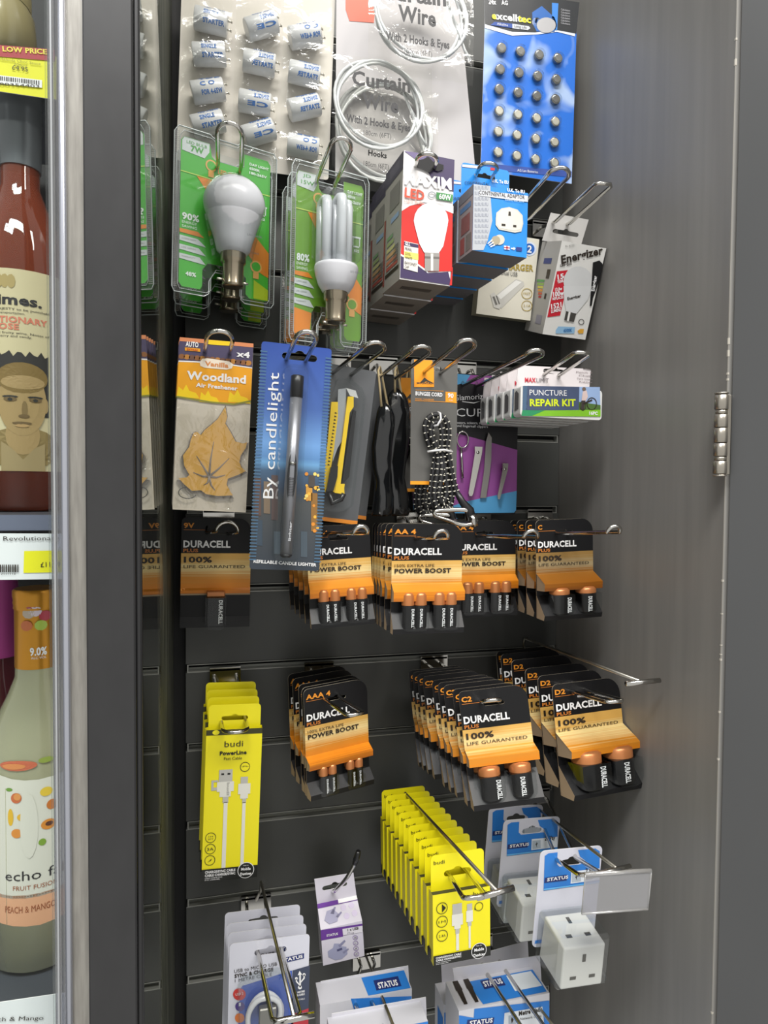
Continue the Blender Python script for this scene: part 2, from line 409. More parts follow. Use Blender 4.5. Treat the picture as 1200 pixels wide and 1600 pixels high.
# cabinet door folded open on the right, with its hinge
hx = Vector((XR+.0012, -DE-.0028, 0)); dd = Vector((.62, -.785, 0)).normalized()
m = M(); o = M(); n2 = Vector((dd.y, -dd.x, 0))
DOORM = noisy('dark_door_laminate', '4a4b4c', '505152', (6, 6, 2), .30, 0, .03, .06)
a = hx + dd*.002; b = hx + dd*.42; t = -n2*.018
q = [a, b, b+t, a+t]
m.add([(p.x, p.y, .5) for p in q] + [(p.x, p.y, 2.4) for p in q], [(0, 1, 5, 4), (1, 2, 6, 5), (2, 3, 7, 6), (3, 0, 4, 7), (0, 3, 2, 1), (4, 5, 6, 7)], DOORM)
dr = structure(m.obj('door_1'))
m = M(); SAT = mat('b3ada2', .28, .9)
z0, z1 = P(1126, 745, DE+.01).z, P(1126, 612, DE+.01).z; hc = P(1126, 680, DE+.008)
zz = [0, .03, .19, .24, .40, .58, .74, .79, .97, 1.0]
for i in range(9):
    r = .0062 if i in (0, 8) else (.0052 if i in (2, 6) else .0060); gz = .0004
    m.lathe([(r*.9, z0+(z1-z0)*zz[i]+gz), (r, z0+(z1-z0)*zz[i]+gz*2), (r, z0+(z1-z0)*zz[i+1]-gz*2), (r*.9, z0+(z1-z0)*zz[i+1]-gz)], SAT, 18, (hc.x, hc.y, 0))
m.obj('hinge', dr)
m = M(); e = Vector((hc.x+.007, hc.y+.002, 0)); m.box((e.x, e.y-.003, z0+.002), (e.x+.0035, e.y+.006, z1-.002), SAT, bev=.0006); m.obj('hinge_leaf', dr)
# ============================================================ BATTERY PACKS
def goldmat(name, h, dark=False):
    m, nt, b = nodes(name); N = nt.nodes.new; L = nt.links.new
    tc = N('ShaderNodeTexCoord'); sx = N('ShaderNodeSeparateXYZ'); L(tc.outputs['Object'], sx.inputs[0])
    mr = N('ShaderNodeMapRange'); mr.inputs[2].default_value = h; L(sx.outputs['Z'], mr.inputs[0])
    mp = N('ShaderNodeMapping'); mp.inputs['Scale'].default_value = (8, 1, 900); no = N('ShaderNodeTexNoise'); no.inputs['Scale'].default_value = 1; no.inputs['Detail'].default_value = 1
    L(tc.outputs['Object'], mp.inputs[0]); L(mp.outputs[0], no.inputs[0])
    ad = N('ShaderNodeMath'); ad.operation = 'MULTIPLY_ADD'; ad.inputs[1].default_value = .16; L(no.outputs[0], ad.inputs[0])
    su = N('ShaderNodeMath'); su.operation = 'SUBTRACT'; su.inputs[1].default_value = .08; L(ad.outputs[0], su.inputs[0]); L(mr.outputs[0], ad.inputs[2])
    cr = N('ShaderNodeValToRGB'); r = cr.color_ramp; r.elements[0].position = .26; r.elements[0].color = lin('9c5216')
    r.elements[1].position = .62; r.elements[1].color = lin('d8aa58')
    e = r.elements.new(.36); e.color = lin('e08616'); e = r.elements.new(.45); e.color = lin('d68c2a'); e = r.elements.new(.54); e.color = lin('ecd596')
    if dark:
        for e in r.elements: c = e.color; e.color = (c[0]*.42, c[1]*.42, c[2]*.5, 1)  # painted shade: the same gold print, darkened in its colour
    L(su.outputs[0], cr.inputs[0]); L(cr.outputs[0], b.inputs['Base Color']); b.inputs['Roughness'].default_value = .38; b.inputs['Metallic'].default_value = .15
    return m
COPPER = mat('bf7b4a', .32, .45); ORG = mat('d98a28', .45); PLUSC = mat('c2742e', .45); LETT = mat('eeeeee', .45); INK = mat('2a2118', .5)
CELLB = mat('08080a', .25, 0, .4); TRAY = mat('141416', .42, 0, .4); COPC = mat('e0a060', .25, .7)
def battery_pack(name, face, title, plus, lines, cells, r, vg, vf, vl, vlb, outl, vc0, vc1, vb, label=None, cat='battery pack', dark=False, nine=False, tray=.09, holeu=.5):
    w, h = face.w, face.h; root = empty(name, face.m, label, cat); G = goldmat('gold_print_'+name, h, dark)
    X = lambda u: (u-.5)*w
    EDG = mat('c9bda6', .7)
    # card: flat header with rounded corners and a hanging slot
    m = M(); m.plate(rrect(X(0), vg*h, X(1), h, 0, 6, (0, 0, w*.2, w*.07)), 0, .0006, BLK, EDG, [euro(X(holeu), .865*h, w*.30, h*.055)])
    prof = [(vg, 0), (vf, 0), (vl, outl), (vlb, outl*.96), (vlb-.015, .004)]
    ys = [(-o*w, v*h) for v, o in prof]
    for i in range(4):
        (y0, z0), (y1, z1) = ys[i], ys[i+1]; a = .0007
        vs = [(X(0), y0, z0), (X(1), y0, z0), (X(1), y1, z1), (X(0), y1, z1), (X(0), y0+a, z0-.3*a), (X(1), y0+a, z0-.3*a), (X(1), y1+a, z1-.3*a), (X(0), y1+a, z1-.3*a)]
        m.add(vs, [(3, 2, 1, 0)], G if i < 3 else KRAFT); m.add(vs, [(4, 5, 6, 7), (0, 4, 7, 3), (2, 6, 5, 1)], KRAFT)
    for s in (0, 1):
        x = X(s) + (.0004 if s == 0 else -.0004); vs = [(x, 0, vf*h), (x, ys[2][0]+.001, ys[2][1]-.0006), (x, ys[3][0]+.001, ys[3][1]), (x, 0, vlb*h-.002)]
        m.add(vs, [(0, 1, 2, 3)], KRAFT)
    m.plate([(X(0), 0), (X(1), 0), (X(1), vf*h), (X(0), vf*h)], .0004, .0006, BLK, KRAFT)
    m.obj('card', root, fix=False)
    # dark foot tray
    m = M(); T = [(0, vb*2.6+.06), (tray, .05), (tray*.9, .0), (.0, .0)]
    vs = []; 
    for x in (X(0), X(1)): vs += [(x, -o*w, v*h) for o, v in T]
    m.add(vs, [(0, 1, 5, 4), (1, 2, 6, 5), (2, 3, 7, 6)], TRAY); m.add(vs, [(0, 3, 2, 1), (4, 5, 6, 7)], KRAFT); m.obj('foot_fold', root)
    # print
    A = Art(face)
    if title: A.T(title, .03, .905, .03+.075*len(title), .045, ORG); A.R(.03, .885, .33, .889, PLUSC, 2)
    A.T('DURACELL', .03, vg+.055, .70, .062, LETT); A.T('PLUS', .03, vg+.012, .24, .030, PLUSC)
    v = vg-.03
    for t, hh, u1, bo in lines:
        v -= hh; A.T(t, .04, v, u1, hh*.98, INK, bo); v -= hh*.45
    A.obj('front_print', root, fix=False)
    # cells
    for i, u in enumerate(cells):
        rr = r*w; c = (X(u), -max(rr*.75, outl*w*.62), 0)
        m = M()
        if nine:
            m.box((X(u)-rr, c[1]-.004, vb*h), (X(u)+rr, -.001, vc0*h), CELLB, bev=.0015)
        else: m.lathe([(rr*.9, vb*h), (rr, vb*h+.002), (rr, vc0*h)], CELLB, 20, c)
        A = Art(face, -(c[1]-rr)-.0002 if not nine else -(c[1]-.004)-.0001)
        A.T('DURACELL', u + (.35*r if i % 2 == 0 else -.3*r), vc0-.03, (vc0-vb)*.78, r*.42, LETT, 1, 1, rot=2)
        o = m.obj('battery', root); t = A.obj('cell_lettering', o, fix=False)
        m = M()
        if nine: m.box((X(u)-rr, c[1]-.0042, vc0*h), (X(u)+rr, -.001, vc1*h), COPPER, bev=.001)
        else: m.lathe([(rr, vc0*h), (rr, vc1*h-.004), (rr*.8, vc1*h-.001), (rr*.3, vc1*h)], COPPER, 20, c)
        m.obj('copper_top', o)
    # clear blister over the cells
    m = M(); grp = [(cells[0], cells[1]), (cells[2], cells[3])] if len(cells) == 4 else [(c, c) for c in cells]
    for a, b in grp:
        rr = (r*1.12)*w; x0, x1 = X(a)-rr, X(b)+rr; y = -max(r*w*.75, outl*w*.62)-r*w*1.12; zt, zb = vc0*h, vb*h-.002
        pr = rrect(x0, zb, x1, zt, 0, 4, (rr*.7, rr*.7, 0, 0)); n = len(pr)
        m.add([(p[0], y, p[1]) for p in pr] + [(p[0], -.001, p[1]) for p in pr], [tuple(range(n))] + [(i, (i+1) % n, n+(i+1) % n, n+i) for i in range(n)], CLEAR)
    m.obj('blister', root)
    return root
L100 = [('100%', .052, .44, 1), ('LIFE GUARANTEED', .030, .92, 0)]
LPB = lambda t: [(t+' EXTRA LIFE', .028, .60, 0), ('POWER BOOST', .042, .84, 1)]
AAc = [.21, .385, .64, .81]
# 9V
f = Face((284, 808), (393, 809), (281, 981), .02)
battery_pack('battery_pack', f, '9V', 1, L100, [.505], .13, .675, .36, .34, .31, .02, .29, .34, .015, 'Single nine volt battery pack with one square cell, below the leaf air freshener', nine=True, tray=.02)
f = Face((478, 823), (577, 813), (485, 981), .14)
p = battery_pack('battery_pack', f, 'AA 4', 1, LPB('150%'), AAc, .088, .66, .456, .385, .30, .14, .265, .385, .05, tray=.13)
stack(p, 'four-cell battery pack', 'partly hidden by the blue candle lighter', 'battery packs behind the candle lighter', (478, 823), (447, 810), .045, (.25, .5, .75, 1), .14, .01)
f = Face((613, 818), (723, 823), (610, 989), .17)
p = battery_pack('battery_pack', f, 'AA 4', 1, LPB('150%'), AAc, .088, .66, .456, .385, .30, .14, .265, .385, .05, tray=.13)
stack(p, 'four-cell battery pack', 'directly below the bungee cord', 'battery packs below the bungee cord', (613, 818), (582, 817), .075, (.3, .53, .7, .85, 1), .17, .01)
f = Face((706, 814), (806, 817), (705, 964), .08)
p = battery_pack('battery_pack', f, 'AA 4', 1, LPB('150%'), AAc, .088, .64, .43, .37, .29, .11, .255, .375, .05)
stack(p, 'four-cell battery pack', 'below the purple nail kit', 'battery packs under the nail kit', (706, 814), (700, 812), .055, (1,), .08)
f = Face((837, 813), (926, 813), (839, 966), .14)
p = battery_pack('battery_pack', f, 'C', 1, L100, [.30, .76], .16, .665, .455, .37, .30, .28, .26, .33, .065, dark=True, tray=.26)  # gold band with its shade painted into the colour
stack(p, 'battery pack with shade-painted gold band', 'at right end of upper row', 'shade-painted gold banded battery packs', (837, 813), (797, 813), .045, (.37, .70, 1), .14, .01)
f = Face((474, 1078), (573, 1063), (480, 1247), .12, auto=True)
p = battery_pack('battery_pack', f, 'AAA 4', 1, LPB('100%'), [.22, .36, .64, .78], .065, .65, .38, .33, .275, .13, .20, .29, .03, tray=.14)
stack(p, 'slim four-cell battery pack', 'right of the tall yellow boxes', 'slim battery packs', (474, 1078), (450, 1054), .05, (.12, .3, .7, 1), .12, .01)
f = Face((716, 1081), (823, 1080), (736, 1261), .20, dTR=.012, dBL=.02)
p = battery_pack('battery_pack', f, 'C2', 1, L100, [.28, .72], .155, .66, .49, .44, .37, .24, .285, .37, .08, tray=.22)
stack(p, 'two-cell pack', 'in the long stack above small yellow boxes', 'two-cell packs in the long stack', (716, 1081), (638, 1048), .035, (.10, .26, .37, .48, .68, .80, .91, 1), .20, .012)
f = Face((862, 1070), (966, 1056), (877, 1243), .17, dTR=-.01, dBL=.02)
p = battery_pack('battery_pack', f, 'D2', 1, L100, [.27, .73], .18, .70, .56, .43, .37, .30, .31, .42, .08, tray=.28)
stack(p, 'two-cell pack', 'in the stack next to the right wall', 'two-cell packs next to the right wall', (862, 1070), (775, 1018), .03, (.23, .44, .70, .90, 1), .17, .012)
# ============================================================ BLISTERED BULBS
def capsule_cap(m, cx, cy, z1, z0, r, mt):
    """bayonet cap standing along z from z1 (top) down to z0"""
    h = z1-z0
    m.lathe([(r*1.12, z1), (r*1.12, z1-h*.30), (r*.98, z1-h*.34), (r*.94, z1-h*.40), (r*.94, z0+h*.12), (r*.98, z0+h*.08), (r*.98, z0+h*.02), (r*.7, z0)], mt, 22, (cx, cy, 0))
LGREEN = mat('45b52c', .4); LG2 = mat('72a42c', .4); ORA = mat('ec8a1e', .4); SILV = mat('d5d8d8', .35); PAPW = mat('e6e7e6', .45); GRTX = mat('4aa33a', .5)
OPAL = mat('c9cbd0', .28); BODYW = mat('c4c5ca', .22, 0, .6, .3); NICK = mat('a79c88', .22, .95); PIN = mat('d6d2c8', .3, .8)
def led_blister(face, cfl=False):
    f = face; w, h = f.w, f.h; G = LG2 if cfl else LGREEN
    root = empty('bulb_blister_pack', f.m); X = lambda u: (u-.5)*w; Z = lambda v: v*h
    # printed card inside: notch at the top for the hook, notch at the bottom for the cap
    mk = 0.05
    out = [(X(.07), Z(.07)), (X(.10), Z(.045)), (X(.27), Z(.045)), (X(.29), Z(.07)), (X(.29), Z(.17)), (X(.34), Z(.215)), (X(.66), Z(.215)), (X(.72), Z(.17)), (X(.72), Z(.07)), (X(.76), Z(.045)), (X(.93), Z(.045)), (X(.95), Z(.07)),
           (X(.95), Z(.93)), (X(.92), Z(.955)), (X(.68), Z(.955)), (X(.68), Z(.875)), (X(.66), Z(.86)), (X(.40), Z(.86)), (X(.36), Z(.88)), (X(.34), Z(.955)), (X(.10), Z(.955)), (X(.07), Z(.93))]
    m = M(); m.plate(out, .001, .0006, G, PAPW); m.obj('card', root, fix=False)
    A = Art(f, -.001); W_ = mat('f2f4f0', .45)
    def q(pts, mt, l): A.poly([(X(u), Z(v)) for u, v in pts], mt, l, True)
    q([(.08, .93), (.10, .952), (.335, .952), (.335, .90), (.29, .855), (.08, .87)], SILV, 1)
    if cfl: A.T('JD', .15, .925, .25, .016, GRTX, 0); A.T('15W', .13, .885, .29, .022, GRTX, 0)
    else: A.T('LED BULB', .12, .918, .31, .018, GRTX, 0); A.T('7W', .16, .878, .28, .034, GRTX)
    q([(.07, .745), (.95, .735), (.95, .730), (.07, .740)], mat('d8e86a'), 2)
    q([(.22, .735), (.36, .735), (.95, .36), (.95, .20), (.87, .22)], ORA, 1)
    q([(.07, .045) if cfl else (.80, .05), (.27, .045) if cfl else (.95, .05), (.29, .17) if cfl else (.95, .12), (.07, .19) if cfl else (.80, .17)], ORA if cfl else mat('b4c61e', .4), 1)
    A.T('LED SHINE', .42, .785, .66, .028, mat('e0903a', .4)); A.T('DAY LIGHT', .73, .895, .93, .016, W_); A.T('6500K' if not cfl else '4500K', .73, .868, .84, .016, W_); A.T('180-265V', .73, .840, .91, .016, W_)
    for cu, cv, s in ((.355, .81, 1.0), (.82, .245, 1.1)):
        A.poly(circle(X(cu), Z(cv)+.002, .0062*s, 14), mat('f0b060', .4), 2, True); A.poly(circle(X(cu), Z(cv)+.002, .0046*s, 14), G, 3, True)
        A.poly([(X(cu)-.003*s, Z(cv)-.010*s), (X(cu)+.003*s, Z(cv)-.010*s), (X(cu)+.003*s, Z(cv)-.004*s), (X(cu)-.003*s, Z(cv)-.004*s)], mat('f0b060', .4), 2, True)
    A.T('80%' if cfl else '90%', .09, .455, .25, .040, W_); A.T('ENERGY', .09, .430, .23, .016, W_, 0); A.T('SAVING', .09, .405, .23, .016, W_, 0)
    q([(.07, .395), (.24, .395), (.30, .365), (.07, .372)], ORA, 2)
    for k in range(3): v = .355-.055*k; q([(.07, v), (.24+.01*k, v-.005), (.32, v-.045), (.07, v-.032)], SILV, 2); A.T(['LUMENS 560LM', 'LIFE 15000H', 'WARRANTY'][k], .09, v-.022, .22, .010, mat('8a8f8a'), 0)
    if not cfl: A.T('48%', .13, .115, .23, .025, W_)
    # cap drawing
    q([(.80, .655), (.92, .655), (.92, .645), (.80, .645)], W_, 2); q([(.81, .645), (.82, .645), (.82, .60), (.81, .60)], W_, 2); q([(.90, .645), (.91, .645), (.91, .60), (.90, .60)], W_, 2); q([(.82, .60), (.90, .60), (.90, .592), (.82, .592)], W_, 2)
    A.T('B22', .83, .565, .90, .014, W_)
    A.obj('card_print', root, fix=False)
    # clear shell: crimped rim and front
    shell = [(X(0), Z(.03)), (X(.02), 0), (X(.30), 0), (X(.345), Z(.02)), (X(.345), Z(.10)), (X(.40), Z(.16)), (X(.61), Z(.16)), (X(.66), Z(.10)), (X(.66), Z(.02)), (X(.70), 0), (X(.97), 0), (X(1), Z(.03)), (X(1), Z(.97)), (X(.97), h), (X(.62), h), (X(.60), Z(.985)), (X(.36), Z(.985)), (X(.33), h), (X(.04), h), (X(0), Z(.96))]
    m = M(); m.plate(shell, -.0025, .0004, CLEAR, CLEAR, [[(X(.40), Z(.90)), (X(.40), Z(.95)), (X(.62), Z(.95)), (X(.62), Z(.90))]])
    RIM = mat('a9b0b0', .2, .2)
    pts = [(x, -.003, z) for x, z in shell]; m.tube(pts, .0007, RIM, 6, True)
    rib = clear('crimped_rib', 'e8ecec', .20, .1, 0, 0, .18) if 'crimped_rib' not in bpy.data.materials else bpy.data.materials['crimped_rib']
    for k in range(84):
        zz = h*(.03+.94*k/84)
        for s0, s1 in ((-.498, -.455), (.455, .498)): m.add([(s0*w, -.0034, zz), (s1*w, -.0034, zz), (s1*w, -.0042, zz+h*.006), (s0*w, -.0042, zz+h*.006)], [(0, 1, 2, 3)], rib)
    ins = [(x*.90, -.0035, (z-h*.5)*.955+h*.5) for x, z in shell]; m.tube(ins, .0004, RIM, 5, True)
    m.obj('clear_shell', root, fix=False)
    # bulb
    b = M()
    if not cfl:
        cx = X(.53); cy = -.018; R = w*.285; zc = Z(.575)
        pr = [(R*math.cos(t), zc+R*.86*math.sin(t)) for t in [math.radians(a) for a in range(88, -30, -9)]]
        b.lathe(pr, OPAL, 30, (cx, cy, 0)); o = b.obj('bulb_dome', root)
        b = M(); z = pr[-1][1]; r = pr[-1][0]
        b.lathe([(r*1.01, z), (r*.99, z-.003), (r*.88, z-h*.07), (r*.72, z-h*.15), (r*.62, z-h*.215), (r*.50, z-h*.23)], BODYW, 30, (cx, cy, 0))
        zb = z-h*.225
    else:
        cx = X(.50); cy = -.020; tr = w*.062
        for dx, dy in ((-.125, 0), (0, -.012), (.125, 0)):
            px = cx+dx*w*1.05
            b.tube([(px-.0, cy+dy, Z(.40)), (px, cy+dy, Z(.755)), (px, cy+dy+.001, Z(.78)), (px, cy+dy+.006, Z(.79)), (px, cy+dy+.014, Z(.78)), (px, cy+dy+.015, Z(.755)), (px, cy+dy+.015, Z(.40))], [tr, tr, tr*.95, tr*.9, tr*.95, tr, tr], mat('d3d6da', .2, 0, .6, .3), 14)
        b.obj('glass_tubes', root); b = M(); R = w*.26; z = Z(.425)
        b.lathe([(R*.6, z), (R*.97, z-.001), (R, z-.003), (R, z-h*.025), (R*.93, z-h*.07), (R*.80, z-h*.115), (R*.62, z-h*.15), (R*.5, z-h*.155)], BODYW, 30, (cx, cy, 0)); zb = z-h*.15
    b.obj('bulb_body', root)
    c = M(); capsule_cap(c, cx, cy, zb+.001, Z(.06) if not cfl else Z(.105), w*.105 if not cfl else w*.128, NICK)
    for s in (-1, 1): c.tube([(cx+s*w*.10, cy, Z(.10)), (cx+s*w*.15, cy, Z(.10))], .0012, PIN, 8)
    c.obj('bayonet_cap', root)
    A = Art(f, .0185+R-.0005 if not cfl else .0205+R); A.T('LED SHINE', .56, .33 if not cfl else .355, .70, .012, mat('55585c'), 0, 1); A.obj('bulb_marking', root, fix=False)
    # domed clear bubble over the bulb
    if not cfl:
        m = M(); r2 = R*1.07; m.lathe([(r2*math.cos(math.radians(a)), zc+r2*.9*math.sin(math.radians(a))) for a in range(86, -28, -12)] + [(R*.72, Z(.30)), (R*.66, Z(.22))], CLEAR, 24, (cx, cy+.004, 0), cap=False, a0=math.pi, a1=2*math.pi); m.obj('bubble', root, fix=False)
    else:
        m = M(); m.box((cx-w*.26, -.042, Z(.43)), (cx+w*.26, -.002, Z(.81)), CLEAR, bev=.006); m.obj('bubble', root)
    return root
f = Face((271.6, 195), (431, 241.5), (267, 452), .135, auto=True)
f2 = Face((271.6, 195), (431, 241.5), (267, 455), .135, auto=True)
p = led_blister(f2); p['category'] = 'light bulb'
stack(p, 'round bulb in green blister card', 'left hook', 'round bulbs in green blisters', (271.6, 195), (277, 264), .04, (.5, 1), .135, .02)
f = Face((455, 249), (575, 279), (450, 531), .165, auto=True)
p = led_blister(f, True); p['category'] = 'light bulb'
stack(p, 'tube bulb in olive green blister card', 'right of the round bulbs', 'tube bulbs in olive green blisters', (455, 249), (441, 292), .08, (.45, 1), .165, .02)
# ============================================================ BOXES ON HOOKS
def carton(name, face, depth, front, side, bottom, top=None, bev=0, label=None, cat=None, group=None):
    root = empty(name, face.m, label, cat, group); m = M(); w, h = face.w, face.h
    m.box((-w/2, 0, 0), (w/2, depth, h), side, front=front, bottom=bottom, top=top or side); m.obj('carton', root, fix=False); return root
# red and purple bulb cartons
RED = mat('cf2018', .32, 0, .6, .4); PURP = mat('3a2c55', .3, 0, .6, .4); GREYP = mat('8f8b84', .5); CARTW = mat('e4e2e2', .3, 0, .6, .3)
f = Face((631, 235), (710, 249.5), (624.5, 436), .185, auto=True)
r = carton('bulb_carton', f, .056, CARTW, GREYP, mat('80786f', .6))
m = M(); w, h = f.w, f.h
A = Art(f); L = A.poly
L([(666, 241), (710, 250), (708.5, 300), (688, 290), (676, 281), (664, 262)], PURP, 1); L([(631, 236), (666, 241), (664, 262), (650, 250)], mat('6d6288', .3), 1)
L([(627.5, 330), (640, 322), (660, 318), (707, 330), (706, 424), (698, 424), (660, 425), (626, 400)], RED, 1)
L([(626, 400), (648, 412), (668, 427), (700, 425), (705.5, 446), (625, 434)], PURP, 2); L([(626, 397), (648, 409), (668, 424), (668, 427), (648, 412), (626, 400)], WHITE, 3)
L([(706, 418), (707, 418), (705.6, 446), (702, 446)], RED, 3); L([(627.5, 322), (660, 312), (708, 322), (708, 334), (690, 318), (662, 316), (640, 322), (627.5, 330)], CARTW, 2)
A.disc(673, 345, 27, mat('dadadd', .3), 4, 28); L([(647, 352), (699, 352), (692, 385), (685, 396), (662, 395), (655, 382)], mat('dcdcdf', .3), 5)
L([(663, 395), (686, 396), (685, 424), (663, 424)], mat('a8a4a0', .3, .5), 6); L([(663, 401), (686, 402), (686, 405), (663, 404)], mat('6a6662', .4), 7); L([(672, 397), (676, 397), (676, 424), (672, 424)], mat('dddad4', .3), 8)
L([(631, 377), (653, 382), (652, 426), (630, 420)], mat('ddd9d2', .4), 5); L([(631, 378), (653, 383), (653, 388), (631, 384)], PURP, 6); L([(631, 393), (653, 397), (653, 407), (631, 403)], mat('d9d06a', .4), 6)
A.text('GLL', (632, 383.5), (640, 385), 5, WHITE, 1, 8); A.text('PEARL', (632, 391), (643, 393.5), 4.5, INK, 0, 8); A.text('COOL', (632, 398.5), (641, 400.5), 4, INK, 0, 8); A.text('WHITE', (632, 404.5), (643, 407), 4, INK, 0, 8); A.text('BAYONET', (631.5, 413), (650, 417), 4.5, INK, 0, 8); A.text('CAP', (631.5, 419), (638, 420.5), 4.5, INK, 0, 8)
A.text('MAXIM', (631, 288), (705, 297), 18, WHITE, 1, 6); A.text('LED', (631.5, 308), (662, 314), 15, mat('d4573f', .4), 1, 6)
L([(681, 301), (707, 305), (706.5, 316), (681, 312)], mat('3d8a4a', .35), 6); A.text('60W', (685, 311.5), (704, 314), 8, WHITE, 1, 8); A.ring(674, 305, 6, 1.5, mat('8f959a'), 6, 5); A.text('Light Bulb', (631, 316), (660, 320.5), 5, mat('e0b0a0'), 0, 6)
L([(648, 262), (651, 252), (660, 250), (668, 246), (676, 254), (692, 259), (692, 266), (684, 269), (676, 267), (670, 271), (660, 266)], mat('0d0c10', .6), 9)
A.obj('front_print', r, fix=False)
# print on the left side panel (runs back from the front edge)
m = M(); x = -w/2-.0003
def sp(y0, z0, y1, z1, mt): m.add([(x, y0*.056, z0*h), (x, y1*.056, z0*h), (x, y1*.056, z1*h), (x, y0*.056, z1*h)], [(0, 1, 2, 3)], mt)
sp(0, .86, 1, 1, mat('3a3744', .5)); sp(.2, .9, .75, .97, mat('56525f', .5)); sp(.90, .05, 1, .60, mat('7c3a34', .5)); x -= .0001
sp(.15, .62, .7, .80, mat('6e6b66', .5)); sp(.08, .1, .85, .13, INK); sp(.15, .52, .6, .56, mat('7c90ac', .5))
for k in range(6): sp(.45-.06*k, .40-.05*k, .8, .43-.05*k, mat(['6c8a66', '8c9a68', 'b4b078', 'b89468', 'a86a50', '98463c'][k], .5))
for k in range(9): sp(.12, .30-.016*k, .40, .306-.016*k, mat('55524c', .6))
m.obj('side_print', r, fix=False)
m = M()
for k in range(16): m.add([(-.018+.0022*k, .02, -.0002), (-.018+.0022*k+.0012, .02, -.0002), (-.018+.0022*k+.0012, .03, -.0002), (-.018+.0022*k, .03, -.0002)], [(0, 1, 2, 3)], INK)
m.obj('barcode', r, fix=False); r['category'] = 'box'
stack(r, 'red and purple light bulb box', 'on the centre hook', 'red and purple bulb boxes', (627, 335), (581, 397), .065, (.5, 1), .185)
# blue travel adaptor cartons
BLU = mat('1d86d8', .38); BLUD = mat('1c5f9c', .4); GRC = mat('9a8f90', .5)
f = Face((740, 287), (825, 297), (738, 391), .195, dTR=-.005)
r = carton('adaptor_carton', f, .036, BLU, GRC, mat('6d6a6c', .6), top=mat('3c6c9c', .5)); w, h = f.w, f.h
m = M(); tabh = h*.30; tx0 = f.at(721, 262, -.034)[0]; tx1 = f.at(796, 266, -.034)[0]; tz = f.at(758, 260, -.034)[1]; hz = f.at(758, 276, -.034)[1]; m.plate(rrect(tx0, h*.98, tx1, tz, .004, 3), .034, .0006, BLU, PAPW, [euro((tx0+tx1)/2-.001, hz, w*.40, .0075)]); m.obj('hang_tab', r, fix=False)
A = Art(f); L = A.poly
L([(740, 288), (766, 291), (766, 305), (769, 345), (762, 375), (755, 391), (738, 391)], mat('b0b4ba', .45), 1)
for k in range(11):
    yy = 296+8.5*k
    for j in range(4): A.text('EU', (741.5+5.5*j, yy), (746+5.5*j, yy+.5), 5, mat('8a8fa0'), 0, 2)
L([(747, 297.5), (824.6, 306.5), (824.4, 316), (748, 306)], mat('c9ccd2', .4), 3); A.text('CONTINENTAL ADAPTOR', (748, 304), (819, 312), 6.2, INK, 0, 5); A.text('U.K. To EU', (792, 299.5), (819, 303), 5, WHITE, 1, 5); A.text('Suitable with earth', (788, 313.5), (818, 317), 2.6, mat('bcd8f0'), 0, 5)
L([(774, 342), (775, 333), (783, 326), (795, 324), (808, 328), (816, 337), (817, 350), (814, 362), (804, 364), (779, 359), (774, 352)], mat('cdc9bd', .4), 3); L([(776, 342), (777, 334), (784, 328), (795, 326), (807, 330), (814, 338), (815, 349), (812, 359), (803, 361), (780, 357), (776, 351)], mat('d8d5ca', .4), 4)
L([(794, 331), (797, 331.4), (797.6, 338), (793.4, 337.5)], INK, 5); L([(783, 350), (789, 350.5), (789, 354), (783, 353.5)], INK, 5); L([(801, 352), (806, 352.5), (806, 356), (801, 355.5)], INK, 5)
A.disc(780, 375, 8, mat('c9c4b6', .4), 3); A.disc(774, 376, 7, mat('a39a83', .4), 4); 
for a in (0, 4, 8): L([(768+a*.5, 374+a), (761+a*.5, 381+a*.6), (762+a*.5, 382+a*.6), (769+a*.5, 376+a)], mat('e8e6e0', .3), 5)
L([(787, 384), (796, 385), (796, 391), (787, 390)], mat('d8dbe6', .4), 3); L([(787, 386.2), (796, 387.2), (796, 388.7), (787, 387.7)], mat('c0202c'), 4); L([(790.6, 384.4), (792.4, 384.6), (792.4, 390.6), (790.6, 390.4)], mat('c0202c'), 4); L([(806, 386), (815, 387), (815, 393), (806, 392)], mat('26337e', .4), 3)
L([(798, 387.5), (802, 388), (802, 386), (805, 389), (802, 391.5), (802, 390), (798, 389.5)], WHITE, 3)
A.obj('front_print', r, fix=False)
A = Art(f, -.034)
A.text('CONTINENTAL', (726, 288), (764, 291), 5, INK, 0); A.text('U.K. To EU', (768, 285), (794, 288), 5, WHITE); A.poly([(722, 257), (752, 260), (752, 264), (722, 261)], mat('d9cfcf'), 1); A.poly([(766, 262), (775, 263), (775, 267), (766, 266)], mat('c0202c'), 1); A.obj('tab_print', r, fix=False)
m = M(); x = -w/2-.0003
def sp2(y0, z0, y1, z1, mt): m.add([(x, y0*.036, z0*h), (x, y1*.036, z0*h), (x, y1*.036, z1*h), (x, y0*.036, z1*h)], [(0, 1, 2, 3)], mt)
sp2(.0, .85, 1, .99, mat('7c7a80', .5)); sp2(.15, .70, .9, .78, mat('5f7fa8', .5)); sp2(.2, .35, .8, .62, mat('8a5a58', .5)); sp2(.55, .05, .85, .3, mat('9c5552', .5)); sp2(.1, .05, .45, .3, mat('76706c', .5)); m.obj('side_print', r, fix=False); r['category'] = 'box'
stack(r, 'blue travel adaptor box', 'right of the red bulb boxes', 'blue travel adaptor boxes', (739, 340), (652, 418), .036, (.25, .5, .75, 1), .195)
